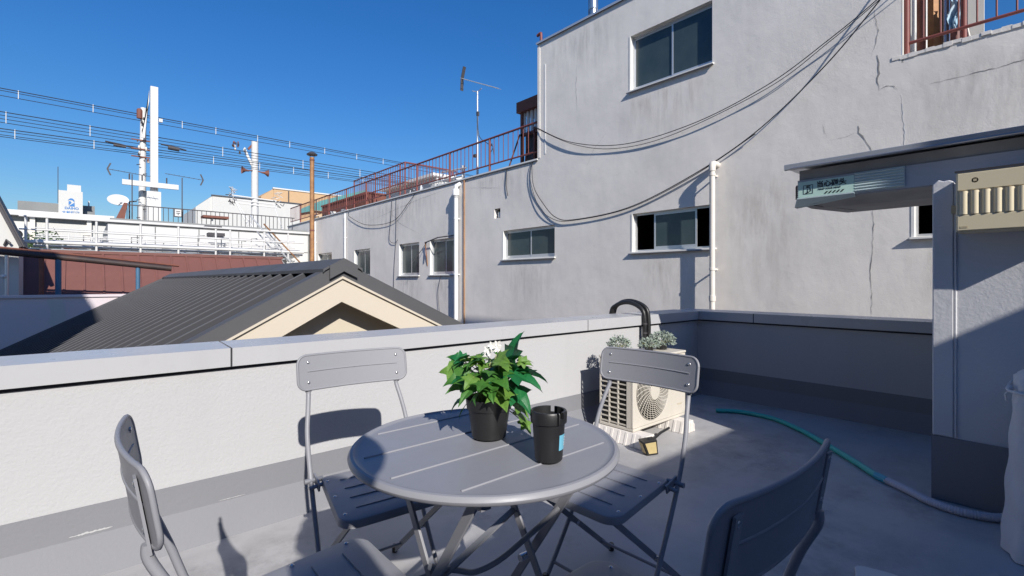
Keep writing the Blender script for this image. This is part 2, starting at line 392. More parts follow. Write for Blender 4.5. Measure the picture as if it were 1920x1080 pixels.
# ---- the house behind the terrace: its wall behind the camera and the stair block on the right
hb = thing('house_wall', 'plain white house wall at the back of the terrace behind the camera', 'wall', (0, -2.5, 0))
part(hb, 'wall', MB().box(-4.0, 3.28, -2.8, -2.5, 0.001, 2.70), 'white_wall')
part(hb, 'sky_blocker', MB().box(2.42, 3.17, -5.0, -2.55, 2.701, 9.5), 'white_wall')  # unseen block added to keep sky light off the terrace
part(hb, 'sky_blocker', MB().box(-9.0, -3.6, -6.0, -3.06, 2.701, 5.2), 'white_wall')  # second unseen block, added likewise against sky light
sb = thing('stair_block', 'low stair block on the right with grey base and narrow overhanging flat roof', 'building', (3.29, 0.47, 0))
part(sb, 'wall', MB().box(3.29, 3.62, -2.8, 0.47, 0.001, 1.60), 'pillar')
st = MB()
topl = [(0.392, 1.612), (0.41, 1.622), (0.43, 1.618), (0.452, 1.628), (0.474, 1.605)]
st.prism([(3.281, 0.474, 0.326), (3.281, 0.392, 0.326)] + [(3.281, y, z) for y, z in topl], (0.15, 0, 0))
part(sb, 'corner_strip', st, 'pillar', bevel=0.006)
part(sb, 'bead', MB().tube([(3.288, 0.386, 0.33), (3.288, 0.386, 1.60)], 0.006, 6), 'pillar', 60)
part(sb, 'skirting', MB().box(3.277, 3.63, -2.79, 0.477, 0.0015, 0.324), 'grey_band')
part(sb, 'unseen_upper_block', MB().box(3.33, 4.5, -2.79, 0.12, 1.97, 7.4), 'pillar')  # unseen mass added to shade the terrace end and block sky light
part(sb, 'back_wall', MB().box(4.19, 5.9, -2.78, -0.2, 0.0, 1.96), 'pillar')
rf = MB().box(3.53, 4.15, -2.7, 1.16, 1.665, 1.83)
part(sb, 'roof_slab', rf, 'blue_grey')
part(sb, 'fascia_board', MB().box(3.502, 3.53, -2.7, 1.178, 1.64, 1.765), 'blue_grey')
part(sb, 'upper_fascia', MB().box(3.516, 3.529, -2.7, 1.172, 1.768, 1.83), 'soffit')
part(sb, 'soffit', MB().prism([(3.505, -2.7, 1.648), (3.505, 1.17, 1.632), (3.56, 1.19, 1.622), (3.74, 1.17, 1.606), (4.16, 1.07, 1.608), (4.17, -2.7, 1.622)], (0, 0, 0.04)), 'soffit')
part(sb, 'crack', MB().prism([(3.64, 1.13, 1.6155), (3.70, 1.10, 1.612), (4.05, 0.99, 1.609), (3.84, 1.045, 1.608)], (0, 0, -0.003)), 'gap')
fl = MB().prism([(3.43, 0, 1.832), (3.43, 0, 1.868), (4.22, 0, 1.885), (4.22, 0, 1.85), (3.46, 0, 1.845), (3.442, 0, 1.828)], (0, 1.0, 0))
fl.v = [(x, -2.7 if y < 0.5 else 1.235, z) for x, y, z in fl.v]
part(sb, 'roof_flashing', fl, 'flash', bevel=0.004)
part(sb, 'flashing_lip', MB().tube([(3.431, -2.7, 1.836), (3.431, 1.19, 1.836)], 0.006, 8), 'steel', 60)

# unseen block added on the left: cuts sky light, shades the red roof
nb = thing('unseen_left_block', 'tall plain grey block added unseen on the left, cuts sky light and shades the red-brown roof', 'building', (-6, 1, -6))
part(nb, 'wall', MB().box(-9.0, -4.2, -3.0, 5.3, -6, 9.0), 'grey_bldg')
part(nb, 'roof_edge', MB().box(-9.05, -4.15, -3.05, 5.35, 9.001, 9.1), 'facade_edge')

# beige vent hood on the stair block
bx = thing('vent_cover', 'beige ribbed metal vent cover box mounted high on the stair block wall', 'vent', (3.21, 0.16, 1.34))
bxm = MB().box(3.145, 3.292, -0.075, 0.368, 1.345, 1.628)
part(bx, 'housing', bxm, 'beige', bevel=0.006)
part(bx, 'lid_seam', MB().box(3.1405, 3.147, -0.079, 0.372, 1.6285, 1.637), 'gap')
part(bx, 'front_panel', MB().box(3.137, 3.1445, -0.07, 0.362, 1.352, 1.425), 'beige', bevel=0.003)
part(bx, 'front_panel', MB().box(3.137, 3.1445, -0.07, 0.362, 1.541, 1.622), 'beige', bevel=0.003)
part(bx, 'louvre_back', MB().box(3.1425, 3.1448, -0.07, 0.362, 1.4255, 1.5405), 'beige')
rib = None
for i in range(11):
    y = 0.341 - i * 0.0385
    mbr = MB()
    pts = [(3.1445, y - 0.018, 1.428)] + [(3.1445 - 0.013 * math.sin(math.pi * k / 6) ** 0.7, y - 0.018 + 0.032 * k / 6, 1.428) for k in range(1, 6)] + [(3.1445, y + 0.014, 1.428)]
    part(bx, 'louvre', mbr.prism(pts, (0, 0, 0.11)), 'beige', 50)
part(bx, 'emblem', MB().lathe([(0.012, 0), (0.012, 0.0015), (0.009, 0.0015), (0.009, 0)], 16, (3.137, 0.30, 1.585), 'x'), 'beige_mark')
part(bx, 'emblem', MB().box(3.1355, 3.137, 0.294, 0.306, 1.579, 1.591), 'beige_mark')
part(bx, 'maker_mark', MB().box(3.1358, 3.137, 0.325, 0.336, 1.363, 1.372).box(3.1358, 3.137, 0.338, 0.352, 1.363, 1.372), 'beige_mark')
part(bx, 'bracket', MB().box(3.27, 3.289, 0.372, 0.40, 1.45, 1.49), 'beige_mark')

# warning sign on the canopy edge, with a ribbed edge guard beside it
sg = thing('warning_sign', 'pale green head warning sign on the edge of the low roof', 'sign', (3.49, 0.9, 1.64))
XS = 3.494
part(sg, 'panel', MB().box(XS, 3.5015, 0.865, 1.172, 1.652, 1.752), 'sign_green')
def sgt(name, body, size, y, z, bold): 
    return text_mesh(name, body, size, 'sign_black', sg, face_matrix((XS - 0.001, y, z), (0, -1, 0), (0, 0, 1)), bold)
sgt('lettering', '当心碰头', 0.041, 1.068, 1.700, 0.0011)
sgt('small_lettering', 'MIND YOUR HEAD', 0.0145, 1.058, 1.684, 0.0)
for i in range(5):
    y = 1.025 - i * 0.0215
    part(sg, 'stripe', MB().prism([(XS - 0.0015, y, 1.660), (XS - 0.0015, y - 0.010, 1.660), (XS - 0.0015, y - 0.024, 1.675), (XS - 0.0015, y - 0.014, 1.675)], (0.001, 0, 0)), 'sign_black')
# pictogram: framed head bumping a beam
fr = MB()
y0, y1, z0, z1 = 1.142, 1.087, 1.671, 1.728
for a in ((y0, y1, z0, z0 + 0.0025), (y0, y1, z1 - 0.0025, z1)): fr.box(XS - 0.0015, XS - 0.0005, min(a[0], a[1]), max(a[0], a[1]), a[2], a[3])
for a in ((y0 - 0.0025, y0), (y1, y1 + 0.0025)): fr.box(XS - 0.0015, XS - 0.0005, a[0], a[1], z0 + 0.0025, z1 - 0.0025)
part(sg, 'pictogram_frame', fr, 'sign_black')
pic = MB()
pg = lambda pts: pic.prism([(XS - 0.0016, 1.142 - px, 1.671 + pz) for px, pz in pts], (0.001, 0, 0))
pg([(0.017, 0.046), (0.041, 0.048), (0.041, 0.053), (0.018, 0.052)]); pg([(0.012, 0.037), (0.020, 0.045), (0.040, 0.044), (0.026, 0.038)])
pg([(0.036, 0.042), (0.043, 0.028), (0.046, 0.019), (0.036, 0.010), (0.034, 0.013), (0.040, 0.020), (0.037, 0.029), (0.032, 0.040)])
pg([(0.023, 0.034), (0.029, 0.031), (0.026, 0.020), (0.030, 0.013), (0.022, 0.016), (0.024, 0.024)])
pg([(0.008, 0.004), (0.022, 0.013), (0.038, 0.012), (0.030, 0.008), (0.020, 0.003)])
part(sg, 'pictogram', pic, 'sign_black')
eg = thing('edge_guard', 'pale ribbed foam edge guard on the low roof beside the green sign', 'edge guard', (3.49, 0.7, 1.64))
mb = MB().box(3.4975, 3.5015, 0.625, 0.8645, 1.648, 1.765)
part(eg, 'backing', mb, 'foam')
for i in range(7):
    z = 1.657 + i * 0.0163
    part(eg, 'rib', MB().tube([(3.4965, 0.626, z), (3.4965, 0.8635, z)], 0.0055, 8), 'foam', 60)
eg2 = thing('edge_guard', 'dark green rubber guard strip wrapped under the sign along the roof corner', 'edge guard', (3.49, 1.0, 1.63))
part(eg2, 'strip', MB().prism([(3.489, 0.865, 1.651), (3.489, 1.178, 1.651), (3.53, 1.205, 1.604), (3.56, 1.20, 1.600), (3.52, 0.865, 1.632)], (0, 0, -0.008)), 'foam')
for i in range(7):
    z = 1.66 + i * 0.012
    part(eg2, 'rib', MB().tube([(3.50, 1.1815, z), (3.54, 1.20, z - 0.006)], 0.005, 6), 'dark_rail', 60)

# ================================================================== BIG GREY BUILDING
XF = 8.2
gb = thing('concrete_building', 'big grey stuccoed building behind the terrace with cracked rough walls', 'building', (XF, 5, -6))
ROOF = 4.02; TALL = 6.78; TY0, TY1 = 1.5, 8.42; YE = 27.4
# openings: (y0, y1, z0, z1)
OP = {'up': (4.105, 5.80, 4.90, 5.985), 'A': (4.063, 5.754, 1.70, 2.45), 'B': (7.872, 9.724, 1.69, 2.425),
      'w1': (11.79, 13.28, 1.33, 2.405), 'w2': (13.93, 15.28, 1.32, 2.39), 'w3': (17.53, 18.98, 1.32, 2.37),
      'w4': (21.33, 23.0, 1.32, 2.39), 'w5': (24.9, 26.4, 1.32, 2.31), 'r': (-0.4, 1.378, 1.70, 2.44), 'hole': (9.83, 10.074, 2.78, 3.03)}
def wall_holes(X, y0, y1, z0, z1, holes, depth):
    mb = MB(); ys = sorted({y0, y1, *[h[i] for h in holes for i in (0, 1)]}); zs = sorted({z0, z1, *[h[i] for h in holes for i in (2, 3)]})
    # extra splits keep the quads moderate
    for a, b in zip(ys[:-1], ys[1:]):
        for c, d in zip(zs[:-1], zs[1:]):
            if any(h[0] <= (a+b)/2 <= h[1] and h[2] <= (c+d)/2 <= h[3] for h in holes): continue
            mb.add([(X,a,c),(X,b,c),(X,b,d),(X,a,d)], [(0,3,2,1)])
    for a, b, c, d in holes:
        D = X + depth
        mb.add([(X,a,c),(D,a,c),(D,b,c),(X,b,c)], [(0,1,2,3)]); mb.add([(X,a,d),(X,b,d),(D,b,d),(D,a,d)], [(0,1,2,3)])
        mb.add([(X,a,c),(X,a,d),(D,a,d),(D,a,c)], [(0,1,2,3)]); mb.add([(X,b,c),(D,b,c),(D,b,d),(X,b,d)], [(0,1,2,3)])
    return mb
low = [v for k, v in OP.items() if k not in ('up',)]
wmb = wall_holes(XF, -8.0, YE, -6.0, ROOF, low, 0.16)
# the rest of the block: left end, roof slab, back
wmb.add([(XF,YE,-6),(16,YE,-6),(16,YE,ROOF),(XF,YE,ROOF)], [(0,1,2,3)])
part(gb, 'wall', wmb, 'facade', fixn=True)
part(gb, 'roof_deck', MB().box(XF + 0.25, 16, -8, YE - 0.2, ROOF - 0.75, ROOF - 0.4), 'facade')
tmb = wall_holes(XF, TY0, TY1, ROOF, TALL, [OP['up']], 0.16)
tmb.add([(XF,TY1,ROOF),(13,TY1,ROOF),(13,TY1,TALL),(XF,TY1,TALL)], [(0,1,2,3)])
tmb.add([(XF,TY0,TALL),(XF,TY1,TALL),(13,TY1,TALL),(13,TY0,TALL)], [(0,1,2,3)])
part(gb, 'tower_wall', tmb, 'facade')
part(gb, 'tower_end_wall', MB().box(XF + 0.004, 13, TY0 - 0.012, TY0 - 0.002, ROOF - 0.4, TALL), 'white_bldg')
part(gb, 'parapet_back', MB().box(XF + 0.004, XF + 0.22, TY1 + 0.01, YE - 0.01, ROOF - 0.6, ROOF - 0.001), 'facade')
part(gb, 'parapet_back', MB().box(XF + 0.004, XF + 0.25, -8, TY0 - 0.02, ROOF - 0.6, ROOF + 0.07), 'facade')
part(gb, 'roof_edge', MB().box(XF - 0.03, XF + 0.26, TY1 + 0.004, YE + 0.03, ROOF, ROOF + 0.035), 'jamb')
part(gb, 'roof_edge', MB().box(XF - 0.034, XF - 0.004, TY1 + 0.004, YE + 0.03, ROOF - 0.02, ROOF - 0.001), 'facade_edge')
# rough concrete edge of the right-hand roof terrace: an uneven lip
rl = MB(); n = 110
for i in range(n):
    a = -8 + i * (TY0 + 8.1) / n; b = a + (TY0 + 8.1) / n
    rl.box(XF - 0.006 - random.uniform(0, 0.012), XF + 0.27, a, b, ROOF + 0.055 + random.uniform(-0.012, 0.012), ROOF + 0.10 + random.uniform(-0.006, 0.010))
part(gb, 'roof_edge', rl, 'facade')
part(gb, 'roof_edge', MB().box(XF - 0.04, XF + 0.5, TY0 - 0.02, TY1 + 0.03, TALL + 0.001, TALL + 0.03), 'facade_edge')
part(gb, 'roof_edge', MB().box(XF - 0.046, XF - 0.041, TY0 - 0.02, TY1 + 0.03, TALL - 0.012, TALL + 0.034), 'alu')
part(gb, 'corner_trim', MB().box(XF - 0.012, XF + 0.02, TY1 - 0.07, TY1 + 0.008, ROOF + 0.04, TALL - 0.02), 'facade')
part(gb, 'corner_trim', MB().box(XF - 0.008, XF - 0.001, TY1 - 0.26, TY1 - 0.22, ROOF + 0.1, TALL - 0.55), 'crack_light')

def window(key, mull, open_cells=(), frame=0.035, depth=0.09, sill=0.05):
    y0, y1, z0, z1 = OP[key]
    wd = part(gb, 'window', MB().box(XF + depth, XF + depth + 0.05, y0, y1, z0, z0 + frame).box(XF + depth, XF + depth + 0.05, y0, y1, z1 - frame, z1)
              .box(XF + depth, XF + depth + 0.05, y0, y0 + frame, z0 + frame, z1 - frame).box(XF + depth, XF + depth + 0.05, y1 - frame, y1, z0 + frame, z1 - frame), 'alu')
    # white lit jamb on the left side and a sill that throws a thin shade
    part(wd, 'jamb', MB().box(XF - 0.006, XF + depth - 0.002, y1 - 0.012, y1 + 0.02, z0 - 0.01, z1), 'jamb')
    part(wd, 'sill', MB().prism([(XF - sill, y0 - 0.03, z0 - 0.035), (XF - sill, y0 - 0.03, z0 - 0.012), (XF + depth, y0 - 0.03, z0 + 0.004), (XF + depth, y0 - 0.03, z0 - 0.035)], (0, y1 - y0 + 0.06, 0)), 'jamb')
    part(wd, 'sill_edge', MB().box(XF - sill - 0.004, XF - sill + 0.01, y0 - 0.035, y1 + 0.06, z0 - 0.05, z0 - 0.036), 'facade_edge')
    cells = [y1 - frame] + list(mull) + [y0 + frame]
    for i, (b, a) in enumerate(zip(cells[:-1], cells[1:])):
        if i in open_cells: continue
        x = XF + depth + (0.012 if i % 2 else 0.028)
        s = 0.032
        sash = part(wd, 'sash', MB().box(x, x + 0.016, a - 0.012, b + 0.012, z0 + frame, z0 + frame + s + 0.02).box(x, x + 0.016, a - 0.012, b + 0.012, z1 - frame - s, z1 - frame)
             .box(x, x + 0.016, a - 0.012, a + s - 0.012, z0 + frame + s + 0.02, z1 - frame - s).box(x, x + 0.016, b - s + 0.012, b + 0.012, z0 + frame + s + 0.02, z1 - frame - s), 'alu')
        part(wd, 'pane', MB().box(x + 0.006, x + 0.010, a + s - 0.013, b - s + 0.013, z0 + frame + s + 0.019, z1 - frame - s + 0.001), 'glass')
    return wd
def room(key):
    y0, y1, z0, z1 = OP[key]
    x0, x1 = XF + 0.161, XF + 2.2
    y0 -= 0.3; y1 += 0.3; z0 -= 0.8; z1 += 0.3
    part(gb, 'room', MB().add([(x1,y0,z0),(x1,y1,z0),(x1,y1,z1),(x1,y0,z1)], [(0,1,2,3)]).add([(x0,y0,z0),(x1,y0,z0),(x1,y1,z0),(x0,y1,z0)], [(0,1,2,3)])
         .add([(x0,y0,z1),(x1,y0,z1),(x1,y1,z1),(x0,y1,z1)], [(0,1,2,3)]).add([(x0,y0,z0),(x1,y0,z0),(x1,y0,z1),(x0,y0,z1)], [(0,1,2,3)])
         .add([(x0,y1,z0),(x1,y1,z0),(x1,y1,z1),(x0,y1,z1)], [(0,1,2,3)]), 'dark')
window('up', [4.93]); window('A', [5.306, 4.455], (0, 2)); window('B', [8.773])
window('w1', [12.52]); window('w2', [14.6]); window('w3', [18.2]); window('w4', [22.1]); window('w5', [25.6]); window('r', [0.55], (0,))
for k in ('A', 'r', 'up', 'B', 'w1', 'w2', 'w3', 'w4', 'w5'): room(k)
part(gb, 'vent_hole', MB().box(XF + 0.15, XF + 0.155, 9.8, 10.1, 2.75, 3.06), 'dark')
part(gb, 'vent_flap', MB().box(XF + 0.03, XF + 0.05, 9.84, 9.95, 2.80, 2.93), 'jamb')

# cracks in the render
def crack(pts, w0=0.012, m='crack'):
    mb = MB(); P = []
    for (a, b), (c, d) in zip(pts[:-1], pts[1:]):
        k = max(2, int(math.hypot(c - a, d - b) / 0.05))
        for i in range(k): t = i / k; P.append((a + (c-a)*t + random.uniform(-1,1)*0.010, b + (d-b)*t + random.uniform(-1,1)*0.006))
    P.append(pts[-1]); n = len(P); L = []; Rr = []
    for i, (y, z) in enumerate(P):
        a = P[max(0,i-1)]; b = P[min(n-1,i+1)]; dx, dz = b[0]-a[0], b[1]-a[1]; q = math.hypot(dx, dz) or 1
        ww = 0.55 * w0 * (0.3 + 1.1 * random.random()) * (0.2 + math.sin(math.pi * (i + 0.6) / (n + 0.2)))
        L.append((XF - 0.003, y - dz/q*ww/2, z + dx/q*ww/2)); Rr.append((XF - 0.003, y + dz/q*ww/2, z - dx/q*ww/2))
    for i in range(n-1): mb.add([L[i], L[i+1], Rr[i+1], Rr[i]], [(0,1,2,3)])
    part(gb, 'crack', mb, m, fixn=False)
crack([(1.76, 4.22), (1.74, 4.05), (1.76, 3.85), (1.74, 3.72)], 0.026)
crack([(1.73, 3.74), (1.66, 3.76), (1.58, 3.74), (1.54, 3.68)], 0.014)
crack([(1.99, 3.30), (1.97, 3.2), (1.90, 3.08), (1.83, 2.92)], 0.035)
crack([(2.42, 3.42), (2.40, 3.30), (2.37, 3.22)], 0.005)
crack([(2.32, 3.17), (2.15, 3.17), (2.02, 3.21)], 0.004)
crack([(1.83, 2.2), (1.80, 1.8), (1.84, 1.3), (1.82, 0.9), (1.83, 0.6)], 0.014)
crack([(1.80, 4.85), (1.75, 4.5), (1.83, 4.22)], 0.010)
crack([(1.50, 3.60), (1.46, 3.1), (1.48, 2.6)], 0.022, 'crack_light')
crack([(1.2, 3.65), (0.6, 3.66), (0.1, 3.70)], 0.012)
crack([(6.9, 3.6), (6.75, 3.9), (6.4, 4.2)], 0.006)
crack([(7.2, 5.9), (7.22, 5.4), (7.2, 4.9)], 0.010)
crack([(16.4, 3.9), (15.2, 3.1), (13.9, 2.65)], 0.010)
crack([(11.2, 3.75), (9.8, 3.55)], 0.010)
crack([(17.7, 3.4), (14.2, 3.75), (12.0, 3.9)], 0.010)

# rain and dirt stains, thin films on the render
def stain(y0, y1, z0, z1, m):
    part(gb, 'stain', MB().add([(XF - 0.0022, y0, z0), (XF - 0.0022, y1, z0), (XF - 0.0022, y1, z1), (XF - 0.0022, y0, z1)], [(0, 3, 2, 1)]), m, fixn=False)
stain(4.0, 6.1, 3.75, 4.84, 'stain'); stain(4.3, 5.7, 0.4, 1.62, 'stain'); stain(7.7, 10.0, 0.2, 1.62, 'stain_dark')
stain(11.5, 13.5, 0.2, 1.28, 'stain_dark'); stain(13.7, 15.6, 0.2, 1.28, 'stain_dark'); stain(-0.6, 1.6, 2.3, 4.0, 'stain_dark'); stain(0.2, 1.5, 0.5, 1.62, 'stain')
stain(8.6, 11.3, 3.2, 3.98, 'stain_dark'); stain(12.0, 20.0, 2.5, 3.98, 'stain_dark'); stain(2.6, 4.0, 0.2, 2.9, 'stain'); stain(5.9, 8.4, 5.4, 6.74, 'stain_dark'); stain(1.6, 3.9, 5.2, 6.74, 'stain_dark')

# downpipes
def downpipe(y, z0, z1, r, m, off=0.14, head=0):
    d = part(gb, 'downpipe', MB().tube([(XF - off, y, z0), (XF - off, y, z1)], r, 14), m, 60)
    for z in [z0 + 0.9 + 1.6 * i for i in range(int((z1 - z0) / 1.6) + 1)]:
        if z < z1: part(d, 'pipe_clip', MB().lathe([(r + 0.008, 0), (r + 0.008, 0.04)], 14, (XF - off, y, z)).bar((XF - off, y, z + 0.02), (XF + 0.01, y, z + 0.02), 0.012, 0.03), m)
    return d
d1 = downpipe(4.016, -6, 3.02, 0.045, 'pvc', 0.18)
part(d1, 'elbow', MB().tube([(XF - 0.18, 4.016, 2.98), (XF - 0.18, 4.016, 3.06), (XF - 0.165, 4.016, 3.10), (XF - 0.12, 4.016, 3.11), (XF + 0.02, 4.016, 3.11)], 0.055, 14), 'pvc', 60)
part(d1, 'coupling', MB().lathe([(0.056, 0), (0.056, 0.09)], 16, (XF - 0.18, 4.016, 0.78)), 'pvc', 40)
d2 = downpipe(11.66, -6, 3.6, 0.06, 'pvc_white', 0.13)
part(d2, 'hopper', MB().lathe([(0.07, 0), (0.085, 0.05), (0.10, 0.06), (0.10, 0.22), (0.08, 0.25)], 16, (XF - 0.13, 11.66, 3.52)), 'pvc_white', 40)
part(d2, 'elbow', MB().tube([(XF - 0.13, 11.66, 3.7), (XF - 0.12, 11.66, 3.86), (XF + 0.0, 11.64, 3.93)], 0.06, 12), 'pvc_white', 60)
downpipe(19.72, -6, 3.92, 0.035, 'pvc_white', 0.07); downpipe(23.15, -6, 3.9, 0.04, 'pvc_white', 0.07)
part(gb, 'rusty_pipe', MB().tube([(XF - 0.03, 11.40, -6), (XF - 0.03, 11.40, 3.99)], 0.02, 10), 'rust_pipe', 60)

# cables slung along the front
def hang(name, pts, r, label, group=None, m='cable', n=10):
    return single(name, MB().tube(bez([(XF - d, y, z) for d, y, z in pts], n), r * 0.8, 6), m, label, 'cable', group, 60)
G = 'cables slung across the grey facade'
hang('facade_cable', [(-0.2, 8.60, 4.86), (0.03, 8.42, 4.78), (0.08, 7.3, 4.19), (0.06, 5.945, 3.86), (0.08, 4.455, 3.90), (0.10, 3.19, 4.19), (0.14, 2.30, 4.585), (0.2, 1.62, 4.95), (0.3, 0.6, 5.6)], 0.010, 'upper of the two dark cables sagging across the grey facade', G)
hang('facade_cable', [(-0.2, 8.60, 4.82), (0.03, 8.42, 4.76), (0.06, 7.3, 4.16), (0.04, 6.2, 3.83), (0.05, 4.9, 3.80), (0.08, 3.19, 4.15), (0.12, 2.30, 4.56), (0.2, 1.60, 4.93), (0.3, 0.6, 5.5)], 0.008, 'thin dark cable hanging just under the upper sagging facade cable', G)
hang('facade_cable', [(-0.05, 8.62, 4.03), (0.03, 8.60, 3.9), (0.05, 8.52, 3.4), (0.05, 8.22, 2.97), (0.05, 7.79, 2.58), (0.05, 7.22, 2.476), (0.05, 5.82, 2.577), (0.06, 4.455, 2.994), (0.08, 3.35, 3.504), (0.12, 2.37, 4.22), (0.2, 1.62, 4.94), (0.3, 0.6, 6.0)], 0.012, 'long dark cable dropping from the roof corner and looping low across the facade', G)
hang('facade_cable', [(-0.05, 8.68, 4.03), (0.03, 8.66, 3.9), (0.05, 8.62, 3.5), (0.05, 8.35, 2.9), (0.05, 7.9, 2.56), (0.05, 7.30, 2.46), (0.05, 5.82, 2.56), (0.06, 4.455, 2.97), (0.08, 3.35, 3.48)], 0.009, 'grey cable paired with the low looping cable on the facade', G)
hang('facade_cable', [(0.02, 9.55, 4.0), (0.03, 9.56, 3.6), (0.03, 9.5, 3.3)], 0.012, 'short dark cable tail hanging below the red railing', G)
hang('facade_cable', [(0.02, 19.45, 3.95), (0.06, 19.3, 3.75), (0.06, 17.7, 3.27), (0.06, 15.6, 3.22), (0.06, 14.5, 3.73), (0.02, 14.1, 4.03)], 0.012, 'dark cable drooping below the roof edge between the narrow windows', G)
hang('facade_cable', [(0.02, 15.75, 3.98), (0.04, 15.8, 3.3), (0.04, 15.9, 2.6), (0.04, 15.5, 2.45), (0.04, 15.3, 2.55)], 0.010, 'cable running down beside the narrow window in the grey facade', G)
hang('facade_cable', [(0.02, 15.45, 3.98), (0.03, 15.45, 2.6), (0.03, 15.6, 1.2), (0.03, 15.6, -1)], 0.008, 'straight thin cable dropping down the facade past the narrow window', G)
hang('facade_cable', [(0.03, 12.6, 1.3), (0.04, 12.75, 0.7), (0.04, 12.5, -0.5)], 0.008, 'cable tail hanging below the window with the broken awning', G)
aw = thing('broken_awning', 'broken rusty awning frame hanging by the narrow window', 'awning', (XF, 13.3, 2.3))
part(aw, 'rail', MB().tube([(XF - 0.1, 13.4, 2.33), (XF - 0.14, 12.6, 2.44), (XF - 0.05, 11.8, 2.46)], 0.018, 6), 'dark_rail')
part(aw, 'bracket', MB().bar((XF, 13.42, 1.6), (XF - 0.1, 13.40, 2.36), 0.03, 0.02), 'rust_pipe')
part(aw, 'stay', MB().bar((XF - 0.05, 13.35, 2.36), (XF - 0.35, 13.75, 1.7), 0.02, 0.015), 'dark_rail')
part(aw, 'stay', MB().bar((XF - 0.05, 13.45, 2.3), (XF - 0.12, 13.3, 1.9), 0.03, 0.02), 'rust')

